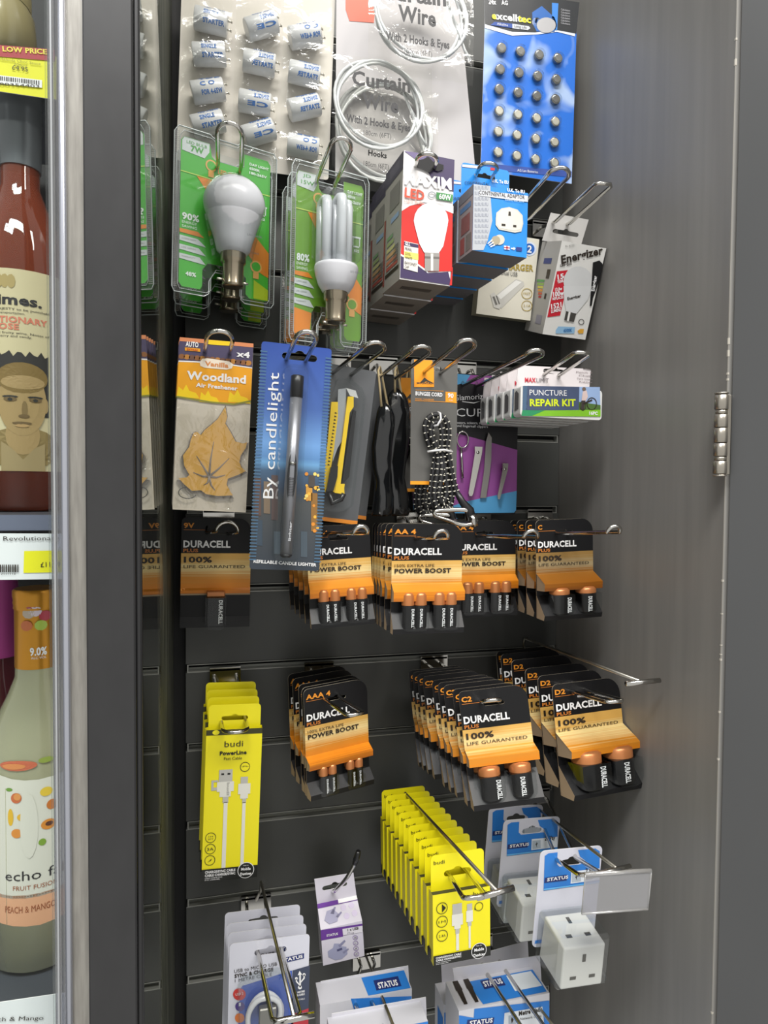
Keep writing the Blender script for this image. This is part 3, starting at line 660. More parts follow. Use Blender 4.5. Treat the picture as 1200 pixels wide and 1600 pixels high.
# cream car charger carton
f = Face((757, 360), (843, 372), (744, 490), .06, dBL=-.012)
r = carton('charger_carton', f, .018, mat('d9d5c6', .45), mat('b8b39c', .6), mat('8d8872', .6), label='Cream car charger box with two gold rings behind the blue adaptor boxes', cat='box')
A = Art(f); L = A.poly; GOLD = mat('a8913f', .45)
A.text('CHARGER', (782, 421), (833, 424), 10, GOLD, 1, 2); A.text('Dual USB', (783, 429), (808, 432.5), 7, mat('4c4c50'), 0, 2); A.disc(827, 389, 11, mat('cfd8e8'), 1); A.disc(826.5, 389, 8.5, mat('2a62b4', .4), 2); A.text('2', (823, 394), (830, 395), 11, WHITE, 1, 4)
L([(773, 463), (806, 436), (818, 440), (819, 446), (783, 482), (774, 474)], mat('c4c2bb', .4), 1); L([(776, 462), (806, 438), (815, 441), (782, 468)], mat('e6e5e0', .3), 2); L([(766, 460), (772, 457), (783, 477), (780, 483), (771, 480)], mat('cfcdc6', .35), 3); L([(769, 464), (772, 463), (777, 476), (774, 477)], mat('6d6b66'), 4); L([(774, 462), (776, 462), (781, 475), (779, 476)], mat('6d6b66'), 4)
for yy, t in ((459, 'FAST'), (478, '2.1A')): A.ring(823, yy, 8.5, 1, GOLD, 2); A.text(t, (817.5, yy+1.5), (828.5, yy+2), 4, GOLD, 0, 2)
A.obj('front_print', r, fix=False)
# white bulb carton leaning on its hook
f = Face((878, 376), (948, 385), (847.5, 522), .115, dBL=-.035)
r = carton('bulb_carton', f, .055, mat('deddd9', .35), mat('a9a7a2', .5), mat('8a8680', .5), label='White light bulb box with red panel leaning beside the right wall', cat='box', group=None); w, h = f.w, f.h
m = M(); tw = w*.92; m.plate([(-w*.62, h*1.0), (tw-w*.62-.002, h*1.0), (tw-w*.60, h*1.30), (-w*.55, h*1.30)], .04, .0006, mat('cfcdca', .4), WHITE, [euro(-w*.13, h*1.12, w*.60, h*.08)]); m.obj('hang_tab', r, fix=False)
A = Art(f); L = A.poly
A.text('Energizer', (877, 412), (942, 396.5), 14, INK, 1, 3, up=(4, -14)); A.text('LED GLS', (875, 417), (893, 413.5), 4, INK, 1, 3); A.text('BL-8222', (883, 386), (897, 385), 3, mat('8c8a86'), 0, 3)
L([(870, 424), (887, 422), (881, 440), (882, 462), (875, 493), (855, 495.5)], mat('c22030', .4), 1)
for t, x, y, x2, y2, hh in (('15', 871, 437, 881, 434.5, 8), ('YEAR', 870.5, 443, 880, 440.5, 5), ('13.8w', 867, 455, 878, 453, 5), ('100w', 864, 464, 881, 461, 8), ('REPLACES', 863, 469, 880, 466, 4), ('1521', 861, 483, 877, 479.5, 8), ('LUMENS', 861, 489, 876, 486, 5)): A.text(t, (x, y), (x2, y2), hh, WHITE, 1, 3)
A.disc(903, 440, 23, mat('cfd0d0', .3), 2, 24); L([(880, 447), (926, 447), (918, 468), (900, 490), (884, 486), (881, 468)], mat('d3d4d4', .3), 3); A.text('Energizer', (886, 469), (907, 464), 5, INK, 1, 5, up=(1, -5))
L([(884, 486), (900, 490), (896, 503), (881, 500)], mat('55534f', .3, .4), 4); L([(888, 487), (891, 488), (888, 502), (885, 501)], mat('e6e4e0', .3), 5)
L([(926, 410), (936, 407), (941, 412), (940, 424), (932, 450), (926, 466), (924, 478), (921, 478), (924, 440)], mat('141416', .4), 3); A.text('Energizer', (928, 455), (932, 431), 5, WHITE, 1, 5, up=(-5, -1))
L([(868, 516), (872, 510), (898, 511), (897, 521), (868, 521)], mat('8fb8d8', .4), 2); A.text('6500K', (880, 518.5), (893, 518), 5, mat('2c6ca8'), 1, 4); L([(902, 517), (906, 514), (912, 514), (911, 521), (904, 521)], mat('dca53a', .4), 2); A.ring(908, 503, 4.5, 1, INK, 2); A.obj('front_print', r, fix=False)
m = M(); x = -w/2-.0003
def sp3(y0, z0, y1, z1, mt): m.add([(x, y0*.055, z0*h), (x, y1*.055, z0*h), (x, y1*.055, z1*h), (x, y0*.055, z1*h)], [(0, 1, 2, 3)], mt)
sp3(.3, .76, .7, .82, mat('2c3a78', .5)); sp3(.25, .60, .42, .70, INK)
for k in range(6): sp3(.45, .56-.035*k, .85-.05*k, .585-.035*k, mat(['5c9a58', '8ab04c', 'c8c24c', 'd8953c', 'c85a38', 'b02c30'][k], .5))
sp3(.2, .38, .3, .44, INK); sp3(.2, .1, .5, .2, mat('8a8894', .5)); m.obj('side_print', r, fix=False)
# ============================================================ TOP ROW
# card of fluorescent starters, each in its own film pocket
f = Face((285, -55), (524, -18), (275.5, 250), .035, auto=True)
r = empty('starter_card', f.m, 'White display card of small white starters in film pockets, top left', 'card'); w, h = f.w, f.h
CARDC = mat('c9c4bb', .55)
m = M(); m.plate(rrect(-w/2, 0, w/2, h, .003, 2), 0, .001, CARDC, WHITE); m.obj('card', r, fix=False)
SB = mat('cfd1d4', .3, 0, .5, .3); BT = mat('2f6cb8', .4); EM = f.m.to_3x3()
spots = [(331, 46, 4, 0), (408, 53, -24, 1), (475, 68, -18, 2), (328, 97, -8, 0), (405, 110, 3, 0), (474, 127, 4, 0), (326, 153, -16, 2), (398, 171, 2, 1), (474, 178, -20, 0), (326, 203, -20, 0), (404, 217, -24, 1), (472, 238, 3, 2)]
for i, (px, py, an, kd) in enumerate(spots):
    x, z = f.at(px, py); R = .0125; Lh = .0185
    a = math.radians(-an); c, s = math.cos(a), math.sin(a)
    o = M(); o.lathe([(R*.9, -Lh), (R, -Lh+.001), (R, Lh-.001), (R*.92, Lh)], SB, 22, (0, 0, 0), 'x')
    ob = o.obj('starter', r); o = M()
    for q in (-.005, .005): o.tube([(Lh, 0, q), (Lh+.004, 0, q)], .0012, PIN, 8); o.tube([(Lh+.004, 0, q), (Lh+.005, 0, q)], .0019, PIN, 8)
    pn = o.obj('pin', ob)
    t = M(); lines = [['STARTER', 'SINGLE', 'FSU 4-65W'], ['CE', 'SINGLE', '220-240v'], ['FOR 4-65W', 'C O', 'VDE']][kd]
    for j, tx in enumerate(lines):
        vs, fs = text2d(tx, 1); x1 = max(v[0] for v in vs); k = (.024 if j != 1 else .017)/x1; out = []
        for (u, v) in vs:
            al = math.radians(-90 + (-42+42*j)) + v/.72*.0055/R*.8
            out.append((.016-u*k if i % 3 else -.008+u*k, (R+.0003)*math.sin(al), (R+.0003)*math.cos(al+math.radians(0)) if 0 else -(R+.0003)*math.cos(al-math.radians(0))*0 + (R+.0003)*math.sin(math.radians(-42+42*j)+v/.72*.005/R)))
        out = [(q[0], -math.sqrt(max(1e-9, (R+.0003)**2-q[2]**2)), q[2]) for q in out]
        t.add(out, fs, BT)
    tt = t.obj('lettering', ob, fix=False)
    ob.matrix_local = Matrix.Translation((x, -R-.001, z)) @ Matrix.Rotation(-a, 4, 'Y')
# film pockets: wavy film sheet
def film(face_or_fn, x0, x1, z0, z1, y, nx, nz, amp, name, parent, seed=0):
    rnd = random.Random(seed); m = M(); vs = []
    for j in range(nz+1):
        for i in range(nx+1):
            vs.append((x0+(x1-x0)*i/nx, y+rnd.uniform(-amp, amp), z0+(z1-z0)*j/nz))
    fs = [(j*(nx+1)+i, j*(nx+1)+i+1, (j+1)*(nx+1)+i+1, (j+1)*(nx+1)+i) for j in range(nz) for i in range(nx)]
    m.add(vs, fs, FILM, True); return m.obj(name, parent, fix=False)
cols = [(288, 362), (368, 435), (440, 512)]
for a, b in cols:
    xa, xb = f.at(a, 100)[0], f.at(b, 100)[0]
    film(None, xa, xb, .003, h-.004, -.029, 5, 22, .0022, 'film_pocket', r, a)
# curtain wire: white header card and two film bags with coils
f = Face((560, -30), (717, -12), (549, 268), .05, dBL=0)
r = empty('backing_card', f.m, 'Plain pale card behind the two bags of curtain wire', 'card'); w, h = f.w, f.h
m = M(); m.plate([f.at(524, 276), f.at(745, 288), f.at(716, -12), f.at(526, -34)], 0, .001, mat('b9b6b8', .55), WHITE); m.obj('card', r, fix=False)
A = Art(f); A.poly([(540, -20), (589, -14), (584, 36), (546, 33), (540, 15)], mat('d8573a', .45), 1); A.obj('orange_sticker', r, fix=False)
WIREC = mat('cfd2d4', .35, 0, .5, .4)
def wire_bag(cx, cy, rx, ry, d, lines, tl, br, label, seed):
    f = Face(tl, (br[0], tl[1]+.1*(br[0]-tl[0])), (tl[0], br[1]), d); r = empty('curtain_wire_bag', f.m, label, 'curtain wire', 'bags of curtain wire')
    x, z = f.at(cx, cy); a = f.at(cx+rx, cy)[0]-x; b = z-f.at(cx, cy+ry)[1]
    m = M(); pts = []
    for i in range(4*36):
        t = 2*math.pi*i/36; q = i/144; k = 1-.13*q+.03*math.sin(3*t+q*5); pts.append((x+a*k*math.cos(t), -.004-.006*math.sin(q*9)**2, z+b*k*math.sin(t)))
    m.tube(pts, .0019, WIREC, 8); m.tube([pts[-1], (x+a*.55, -.008, z+b*.35), (x+a*.95, -.006, z-b*.55), (x+a*1.08, -.006, z-b*.75)], .0017, WIREC, 8)
    m.obj('coil', r)
    film(None, -f.w/2, f.w/2, 0, f.h, -.012, 8, 12, .0022, 'film_front', r, seed)
    A = Art(f, .0155)
    for t, p0, p1, hh, bo in lines: A.text(t, p0, p1, hh, mat('1c1c20', .5), bo, 2)
    A.obj('lettering', r, fix=False); return r
wire_bag(655, 30, 72, 76, .085, [('Curtain', (595, -2), (697, 10), 24, 1), ('Wire', (622, 32), (681, 42), 25, 1), ('With 2 Hooks & Eyes', (603, 62), (702, 77), 13, 1), ('180cm (6FT)', (632, 83), (675, 89), 8, 0)], (572, -90), (734, 118), 'Bag of coiled white curtain wire at the very top', 5)
b2 = wire_bag(590, 170, 69, 70, .066, [('Curtain', (550, 132), (641, 145), 22, 1), ('Wire', (566, 168), (622, 177), 23, 1), ('With 2 Hooks & Eyes', (541, 190), (641, 206), 12, 1), ('180cm (6FT)', (568, 211), (611, 217), 8, 0)], (516, 92), (670, 268), 'Bag of coiled white curtain wire just above the red bulb box', 9)
wire_bag(598, 212, 74, 78, .052, [('180cm (6FT)', (568, 259), (607, 265), 8, 0), ('Hooks', (575, 243), (604, 248), 9, 1)], (520, 130), (680, 300), 'Rearmost bag of curtain wire, low behind the tube bulb pack', 12)
# button cell card
f = Face((759, -18), (902, 2), (751, 266), .06, auto=False)
r = empty('button_cell_card', f.m, 'Bright blue card with rows of round silver button cells', 'battery card'); w, h = f.w, f.h
def bluegrad():
    m, nt, b = nodes('blue_card'); N = nt.nodes.new; L = nt.links.new; tc = N('ShaderNodeTexCoord'); no = N('ShaderNodeTexNoise'); no.inputs['Scale'].default_value = 24; no.inputs['Detail'].default_value = 1.5; no.inputs['Distortion'].default_value = .8
    L(tc.outputs['Object'], no.inputs[0]); cr = N('ShaderNodeValToRGB'); e = cr.color_ramp.elements; e[0].color = lin('2a6fd0'); e[1].color = lin('a9c0e4'); e[0].position = .52; e[1].position = .70
    L(no.outputs[0], cr.inputs[0]); L(cr.outputs[0], b.inputs['Base Color']); b.inputs['Roughness'].default_value = .3; return m
BC = bluegrad(); m = M(); m.plate([(-w/2, 0), (w/2, 0), (w/2, h), (-w/2, h)], 0, .001, BC, WHITE, [euro(f.at(845, 10)[0], f.at(845, 8)[1], .030, .012)]); m.obj('card', r, fix=False)
A = Art(f); L = A.poly
L([(756, -16), (905, 4), (898, 57), (870, 50), (840, 54), (800, 56), (757.5, 44)], mat('dfe3ea', .35), 1); L([(756, -16), (905, 4), (900, 53), (868, 47), (836, 51), (800, 50), (757.5, 38)], mat('26282b', .35), 2)
L([(831, 20), (846, 10), (866, 28), (870, 40), (866, 50), (838, 50), (832, 38)], mat('2f66b0', .35), 3); A.disc(853, 40, 15, mat('b4b3b4', .3, .3), 4, 12); A.disc(838, 35, 7, mat('c4c4c6', .3, .3), 3)
L([(862, 5), (872, 6), (870, 48), (862, 46)], mat('3f86d8', .35), 3)
A.text('24x', (763, 7), (775, 8), 8, WHITE, 1, 5); A.text('AG', (783, 8), (793, 9), 7, WHITE, 1, 5); A.text('excelltec', (768, 30), (829, 37), 11, mat('e6e6e6', .4), 1, 5); A.text('e', (768, 30.2), (775, 31), 11, mat('d6d12c', .4), 1, 6); A.text('tec', (809, 34.6), (829, 37), 11, mat('d6d12c', .4), 1, 6)
L([(766, 40), (772, 35), (800, 38), (800, 45)], mat('2e4f9c'), 5); L([(800, 38), (826, 42), (828, 45), (824, 48), (800, 45)], mat('c9ccd2'), 5); A.text('Alkaline', (776, 40), (793, 42.5), 4, WHITE, 0, 7); A.text('Long Life', (803, 43.5), (822, 46), 4, INK, 0, 7)
for k in range(6): A.text('Calculators', (876, 17+4.2*k), (890, 19+4.2*k), 3, mat('bcbcc0'), 0, 5)
L([(751.6, 255), (893, 268), (892.4, 277), (751, 264.5)], mat('3d55a0', .35), 1); A.text('AG Lan Batteries', (808, 268), (840, 271), 4, WHITE, 0, 3)
for t in range(7): yy = 70+33*t
A.obj('front_print', r, fix=False)
CELLM = mat('a8a59e', .22, .95); CR_ = mat('8f8d88', .25, .9)
rows = [(78, 782), (111, 780), (142, 779), (176, 779), (208, 778), (240, 778)]
for j, (yy, xx) in enumerate(rows):
    for i in range(4):
        x, z = f.at(xx+29.2*i-j*.3, yy+4.6*i+(2 if j < 3 else 3)*.3*i)
        m = M(); rr = .0064; mt = CELLM if j > 2 else CR_
        m.lathe([(rr*.9, -.0047), (rr*.98, -.0044), (rr, -.0036), (rr, -.0006)], mt, 18, (0, 0, 0), 'y'); o = m.obj('button_cell', r); o.location = (x, 0, z)
        m = M(); m.lathe([(rr*.70, -.0052), (rr*.74, -.0051), (rr*.76, -.0046)], mt if j < 3 else mat('d3cfbf', .3, .6), 14, (0, 0, 0), 'y'); m.obj('cell_face', o)
m = M()
for j, (yy, xx) in enumerate(rows):
    for i in range(4):
        x, z = f.at(xx+29.2*i-j*.3, yy+4.6*i+.9*i); m.lathe([(.004, -.0086), (.0072, -.0078), (.0082, -.0055), (.0086, -.0006)], CLEAR, 14, (x, 0, z), 'y', cap=False)
o = m.obj('blister_bubbles', r, fix=False); o['kind'] = 'stuff'
# ============================================================ MIDDLE ROW
# leaf air fresheners
f = Face((281, 527), (396, 537), (269.6, 796), .137)
r = empty('air_freshener', f.m); w, h = f.w, f.h
BAG = mat('d6cebf', .3, .15, .6, .3); YEL = mat('e9a21c', .4); YE2 = mat('f2cf1c', .4); LEAF = mat('d9a733', .5); LEDGE = mat('7d7266', .5)
m = M(); m.plate([(-w/2, 0), (w/2, 0), (w/2, h), (-w/2, h)], 0, .0022, BAG, mat('b8a98c', .5), [euro(f.at(341, 550)[0], f.at(341, 551)[1], .030, .010)]); m.obj('bag', r, fix=False)
A = Art(f); L = A.poly
L([(281, 527), (396, 537), (394, 575), (279, 565)], mat('4c4563', .4), 1); L([(281, 527), (396, 537), (396, 543), (281, 533)], mat('d98a5c', .4), 2); L([(322, 531), (362, 534), (364, 541), (322, 538)], YE2, 3)
for k in range(14): A.disc(284+8*k, 557+.8*k, 5, mat(['8a5a34', 'b47a34', '6c4a3c'][k % 3], .45), 2, 4)
L([(279, 564.5), (338, 567.5), (394, 576), (392, 626), (366, 631), (330, 628), (276, 619)], YEL, 4); L([(279, 563.5), (338, 566), (394, 574.5), (394, 576), (338, 568), (279, 565.5)], WHITE, 5)
for cx, cy, s in ((292, 612, 1), (326, 620, .9), (372, 620, 1)):
    L([(cx-16*s, cy+8), (cx-13*s, cy-8*s), (cx-6*s, cy-2*s), (cx-1*s, cy-11*s), (cx+4*s, cy-1*s), (cx+14*s, cy+2*s), (cx+20*s, cy+11)], YE2, 5)
L([(276, 618.5), (330, 627.5), (366, 630.5), (392, 625.5), (392, 628), (366, 633), (330, 630), (276, 621)], mat('8a8a3a'), 6)
L([(312, 566), (316, 561), (324, 560), (358, 565), (365, 570), (362, 576), (354, 578), (320, 575), (313, 572)], mat('efe2d0', .4), 6); A.text('Vanilla', (320, 571.5), (357, 575), 7, mat('d98a4a', .45), 1, 7)
A.text('Woodland', (292, 592.5), (384, 599.5), 13, WHITE, 1, 7); A.text('Air Freshener', (306, 604.5), (371, 610.5), 6.5, WHITE, 1, 7)
A.text('AUTO', (290, 541), (310, 543), 8, WHITE, 1, 4); L([(289, 543), (313, 545), (313, 550), (289, 548)], YEL, 4); A.text('EXTRAS', (292, 547.5), (309, 549), 3, mat('c04a2a'), 1, 6); A.text('x4', (369, 557), (390, 559.5), 9, WHITE, 1, 5)
A.obj('header_print', r, fix=False)
LF = [(352, 636), (355, 652), (352, 662), (360, 675), (368, 690), (380, 693), (386, 691), (384, 700), (376, 712), (374, 722), (377, 730), (384, 736), (372, 742), (356, 748), (354, 757), (360, 768), (364, 774), (340, 775), (322, 772), (314, 766), (300, 767), (288, 757), (279, 747), (292, 746), (296, 742), (288, 728), (286, 712), (296, 698), (298, 688), (303, 676), (308, 675), (314, 680), (320, 672), (330, 664), (340, 655)]
m = M(); lo = [f.at(*p, .004) for p in LF]; c = Vector((sum(p[0] for p in lo)/len(lo), sum(p[1] for p in lo)/len(lo)))
m.plate([(c.x+(p[0]-c.x)*1.06, c.y+(p[1]-c.y)*1.06-.001) for p in lo], -.003, .002, LEDGE, LEDGE); m.plate(lo, -.005, .003, LEAF, LEDGE); m.obj('leaf', r, fix=False)
m = M(); cc = f.at(327, 744, .006)
for tx, ty in ((334, 690), (307, 712), (358, 716), (302, 738), (352, 742), (336, 766), (318, 758)):
    t = f.at(tx, ty, .006); mid = ((cc[0]+t[0])/2+(.0015 if tx < 330 else -.001), (cc[1]+t[1])/2-.002); m.tube([(cc[0], -.0053, cc[1]), (mid[0], -.0053, mid[1]), (t[0], -.0053, t[1])], [.0012, .0009, .0003], LEDGE, 6)
m.obj('leaf_vein', r)
m = M(); pc = f.at(293, 770, .004); m.tube([(pc[0]+.009*math.cos(t), -.004, pc[1]+.006*math.sin(t)) for t in [math.radians(a) for a in range(60, 360, 20)]], .0005, mat('2c2a28'), 5); m.obj('elastic_loop', r)
ff = film(None, -w/2+.001, w/2-.001, .002, h*.615, -.0085, 6, 10, .0022, 'film_front', r, 31); ff.data.materials[0] = FOIL; r['category'] = 'air freshener'
stack(r, 'yellow leaf air freshener pack', 'left end of the middle row', 'leaf air fresheners', (281, 527), (279, 535), .085, (.25, .5, .75, 1), .137, .01)
# candle lighter on its blue card
f = Face((409, 533), (518.4, 544), (389.7, 889), .175)
r = empty('candle_lighter_pack', f.m, 'Long slim candle lighter on a tall blue harbour-at-night card', 'lighter'); w, h = f.w, f.h
def nightcard(h):
    m, nt, b = nodes('night_card'); N = nt.nodes.new; L = nt.links.new; tc = N('ShaderNodeTexCoord'); sx = N('ShaderNodeSeparateXYZ'); L(tc.outputs['Object'], sx.inputs[0])
    mr = N('ShaderNodeMapRange'); mr.inputs[2].default_value = h; L(sx.outputs['Z'], mr.inputs[0]); cr = N('ShaderNodeValToRGB'); r = cr.color_ramp
    r.elements[0].position = 0; r.elements[0].color = lin('343c46'); r.elements[1].position = 1; r.elements[1].color = lin('2c4a98')
    for p, c in ((.30, '4c4f50'), (.36, '39485c'), (.44, '46607c'), (.475, '6a9cc8'), (.50, '5a86b8'), (.56, '6d9ad0'), (.72, '4666a8')): e = r.elements.new(p); e.color = lin(c)
    L(mr.outputs[0], cr.inputs[0]); L(cr.outputs[0], b.inputs['Base Color']); b.inputs['Roughness'].default_value = .3; return m
m = M(); m.plate(rrect(-w/2, 0, w/2, h, .003, 3), 0, .001, nightcard(h), WHITE, [euro(f.at(468, 562)[0], f.at(468, 558)[1], .036, .012)]); m.obj('card', r, fix=False)
A = Art(f)
A.text('By candlelight', (427, 779), (436, 583), 17, WHITE, 0, 2, up=(-17, 0)); A.text('REFILLABLE CANDLE LIGHTER', (396, 879), (494, 885), 5, WHITE, 1, 2)
for x0, y0, hh, c in ((398, 745, 60, '5c4a44'), (412, 752, 50, '7a6a58'), (424, 742, 70, '5a4c4a'), (482, 742, 20, '4a4440'), (478, 760, 22, 'c8923c'), (486, 770, 60, '8a6430'), (400, 812, 40, '3c4a58'), (428, 830, 35, '56626c'), (470, 830, 40, '48545e')): A.rect(x0, y0, x0+10, y0+hh, mat(c, .5), 1, .08)
for k in range(16):
    xx = random.uniform(476, 500); yy = random.uniform(735, 830); A.disc(xx, yy, random.uniform(1.5, 3.5), mat(['e8b040', 'f0d070', 'd88a30'][k % 3], .5), 2, None, 6)
A.obj('card_print', r, fix=False)
m = M(); GUN = mat('98989e', .34, .6); DKG = mat('1c1c1e', .3)
p0, p1 = f.at(465, 588, .012), f.at(447, 866, .012); a3 = Vector((p0[0], -.012, p0[1])); b3 = Vector((p1[0], -.012, p1[1])); R = .0062
m.tube([a3.lerp(b3, .115), b3], R, GUN, 20); m.tube([b3, b3 + (b3-a3).normalized()*.003], [R*1.05, R*.8], DKG, 20); o = m.obj('lighter_barrel', r)
m = M(); m.tube([a3 - (b3-a3).normalized()*.001, a3, a3.lerp(b3, .118)], [R*.8, R*1.06, R*1.06], DKG, 20); m.obj('black_tip', r)
m = M(); c3 = a3.lerp(b3, .56); dv = (b3-a3).normalized()
pts = [c3 + Vector((.0046*math.cos(t), -R*.92, 0)) + dv*(.026*math.sin(t)) for t in [math.radians(a) for a in range(0, 360, 15)]]; n = len(pts)
m.add(pts + [p + Vector((0, .004, 0)) for p in pts], [tuple(range(n))] + [(i, (i+1) % n, n+(i+1) % n, n+i) for i in range(n)], DKG)
for k in range(12): q = c3 + dv*(.002+.0016*k) + Vector((0, -R*.98, 0)); m.tube([q-Vector((.003, 0, 0)), q+Vector((.003, 0, 0))], .0004, mat('3c3c40', .4), 6)
q = c3 - dv*.013 + Vector((0, -R*1.0, 0)); m.tube([q-Vector((.003, 0, 0)), q+Vector((.003, 0, 0))], .0016, CHROME, 8); m.obj('slider', r)
A = Art(f, .0192); A.text('lighter', (454, 845), (456, 815), 4, mat('c8c8cc'), 1, 1, up=(-4, 0)); A.obj('barrel_marking', r, fix=False)
m = M(); pr = rrect(min(p0[0], p1[0])-.012, p1[1]-.008, max(p0[0], p1[0])+.010, p0[1]+.010, .008, 4); n = len(pr)
m.add([(p[0], -.021, p[1]) for p in pr] + [(p[0]*1.15, -.001, p[1]) for p in pr], [tuple(range(n))] + [(i, (i+1) % n, n+(i+1) % n, n+i) for i in range(n)], CLEAR)
for k in range(64):
    zz = h*.04+k*h*.0145
    if zz < h*.96:
        for s in (-1, 1): x = s*w*.465; m.add([(x-.0035, -.0008, zz), (x+.0035, -.0008, zz), (x+.0035, -.0012, zz+.0012), (x-.0035, -.0012, zz+.0012)], [(0, 1, 2, 3)], mat('5f86a8', .2, .2))
m.obj('blister', r, fix=False)
# yellow snap-off knives
f = Face((505, 566), (589, 571), (474, 810), .125)
r = empty('knife_pack', f.m); w, h = f.w, f.h; KG = mat('55575a', .4)
m = M(); m.plate(rrect(-w/2, 0, w/2, h, .003, 3), 0, .0008, KG, WHITE); m.obj('card', r, fix=False)
A = Art(f); A.R(0, 0, 1, .025, mat('e08a2c', .4), 1); A.obj('orange_strip', r, fix=False)
KY = mat('efc92a', .3); KB = mat('232325', .3); BLD = mat('b9bcbf', .25, .8)
m = M(); PT = lambda x, y, o=.010: (lambda q: (q[0], q[1]))(f.at(x, y, o))
m.plate([PT(518, 628), PT(528, 628), PT(528, 650), PT(522, 700), PT(515, 745), PT(508, 770), PT(505, 745), PT(512, 690)], -.010, .006, KY, KY)
m.plate([PT(543, 620), PT(552, 620), PT(552, 636), PT(546, 645), PT(530, 770), PT(538, 772), PT(537, 756), PT(533, 756), PT(524, 770), PT(520, 768), PT(534, 690)], -.012, .006, KY, KY)
m.plate([PT(525, 756), PT(538, 756), PT(536, 772), PT(522, 770)], -.013, .008, KY, KY); o = m.obj('yellow_body', r, fix=False)
m = M(); m.plate([PT(529, 608), PT(541, 606), PT(541, 640), PT(534, 690), PT(528, 700), PT(520, 722), PT(527, 655)], -.008, .002, BLD, BLD)
m.plate([PT(541, 606), PT(556, 610), PT(560, 622), PT(547, 618)], -.009, .001, mat('e2e2e0', .2, .6), BLD)
for k in range(16): q = f.at(525.5-k*.75, 645+5.4*k, .0125); m.add([(q[0]-.0012, -.0104, q[1]-.001), (q[0]+.0016, -.0104, q[1]), (q[0]-.0012, -.0104, q[1]+.001)], [(0, 1, 2)], KB)
m.obj('blade', r, fix=False)
m = M(); m.plate([PT(552, 640), PT(557, 642), PT(546, 745), PT(535, 757), PT(536, 745)], -.009, .004, KB, KB); m.plate([PT(516, 730), PT(527, 728), PT(526, 745), PT(520, 767), PT(509, 768)], -.015, .008, KB, KB)
m.tube([(f.at(512, 770)[0], -.012, f.at(512, 770)[1]), (f.at(516, 786)[0], -.012, f.at(516, 786)[1]), (f.at(530, 780)[0], -.012, f.at(530, 780)[1]), (f.at(534, 771)[0], -.012, f.at(534, 771)[1])], .003, KB, 10); m.obj('slide_button', r, fix=False)
m = M(); pr = [PT(528, 592, .018), PT(545, 590, .018), PT(566, 606, .018), PT(572, 622, .018), PT(552, 790, .018), PT(540, 800, .018), PT(505, 798, .018), PT(500, 780, .018), PT(512, 640, .018)][::-1]; n = len(pr)
m.add([(p[0], -.018, p[1]) for p in pr] + [(p[0], -.001, p[1]) for p in pr], [tuple(range(n))] + [(i, (i+1) % n, n+(i+1) % n, n+i) for i in range(n)], CLEAR); m.obj('blister', r, fix=False); r['category'] = 'knife'
stack(r, 'yellow snap-off knife on grey card', 'right of the candle lighter', 'yellow snap-off knives', (505, 566), (522, 572), .085, (1,), .125)
# glossy black pouches hung by beige elastic
RUB = mat('101214', .16, 0, .7, .5); ELA = mat('c9b58c', .7)
for i, (xt, yt, xb, yb, wd, d, lb) in enumerate(((600, 628, 596, 806, 17, .10, 'Glossy black pouch on beige elastic, left one beside the knives'), (621, 606, 618, 806, 21, .085, 'Taller glossy black pouch on beige elastic behind the left black pouch'), (634, 634, 633, 800, 16, .055, 'Narrow black pouch on beige elastic next to the bungee card'))):
    T, Bm = P(xt, yt, d), P(xb, yb, d); r = empty('black_pouch', Matrix.Translation(Bm), lb, 'pouch', 'glossy black pouches'); s = (D-d)/F
    m = M(); n = 14; vs = []
    for j, (t, k) in enumerate(((0, .92), (.02, 1), (.15, .95), (.30, .75), (.42, .92), (.60, 1.0), (.80, .98), (.90, .85), (.95, .66), (.98, .4), (1, .1))):
        c = Vector((0, 0, 0)).lerp(T-Bm, t) + Vector((.002*math.sin(t*9+i), 0, 0))
        for q in range(n): a = 2*math.pi*q/n; vs.append(c + Vector((wd*s*k*math.cos(a), .009*k*math.sin(a)*(1+.35*math.sin(3*a+t*6)), 0)))
    m.add(vs, [(j*n+q, j*n+(q+1) % n, (j+1)*n+(q+1) % n, (j+1)*n+q) for j in range(10) for q in range(n)] + [tuple(range(n))[::-1]], RUB, True); m.obj('pouch', r)
    m = M(); hk = P(xt-2-5*(i == 0)+6*(i == 2), 582, d) - Bm; t = T-Bm
    m.tube([t+Vector((-.004, -.004, -.006)), hk+Vector((-.003, -.006, .001)), hk+Vector((0, -.002, .006)), hk+Vector((.003, .004, .001)), t+Vector((.004, -.004, -.008))], .0014, ELA, 7); m.obj('elastic_loop', r)
# bungee cords
def striped(name):
    m, nt, b = nodes(name); N = nt.nodes.new; L = nt.links.new; tc = N('ShaderNodeTexCoord'); ck = N('ShaderNodeTexChecker'); ck.inputs['Scale'].default_value = 420; ck.inputs[1].default_value = lin('141416'); ck.inputs[2].default_value = lin('c6c2b4')
    vo = N('ShaderNodeTexVoronoi'); vo.inputs['Scale'].default_value = 230; L(tc.outputs['Object'], vo.inputs['Vector']); cr = N('ShaderNodeValToRGB'); cr.color_ramp.interpolation = 'CONSTANT'
    cr.color_ramp.elements[0].color = lin('d2cebf'); cr.color_ramp.elements[1].position = .26; cr.color_ramp.elements[1].color = lin('141416'); L(vo.outputs['Distance'], cr.inputs[0]); L(cr.outputs[0], b.inputs['Base Color']); b.inputs['Roughness'].default_value = .6; return m
CORD = mat('18181b', .6); FLK = mat('d2cebf', .6)
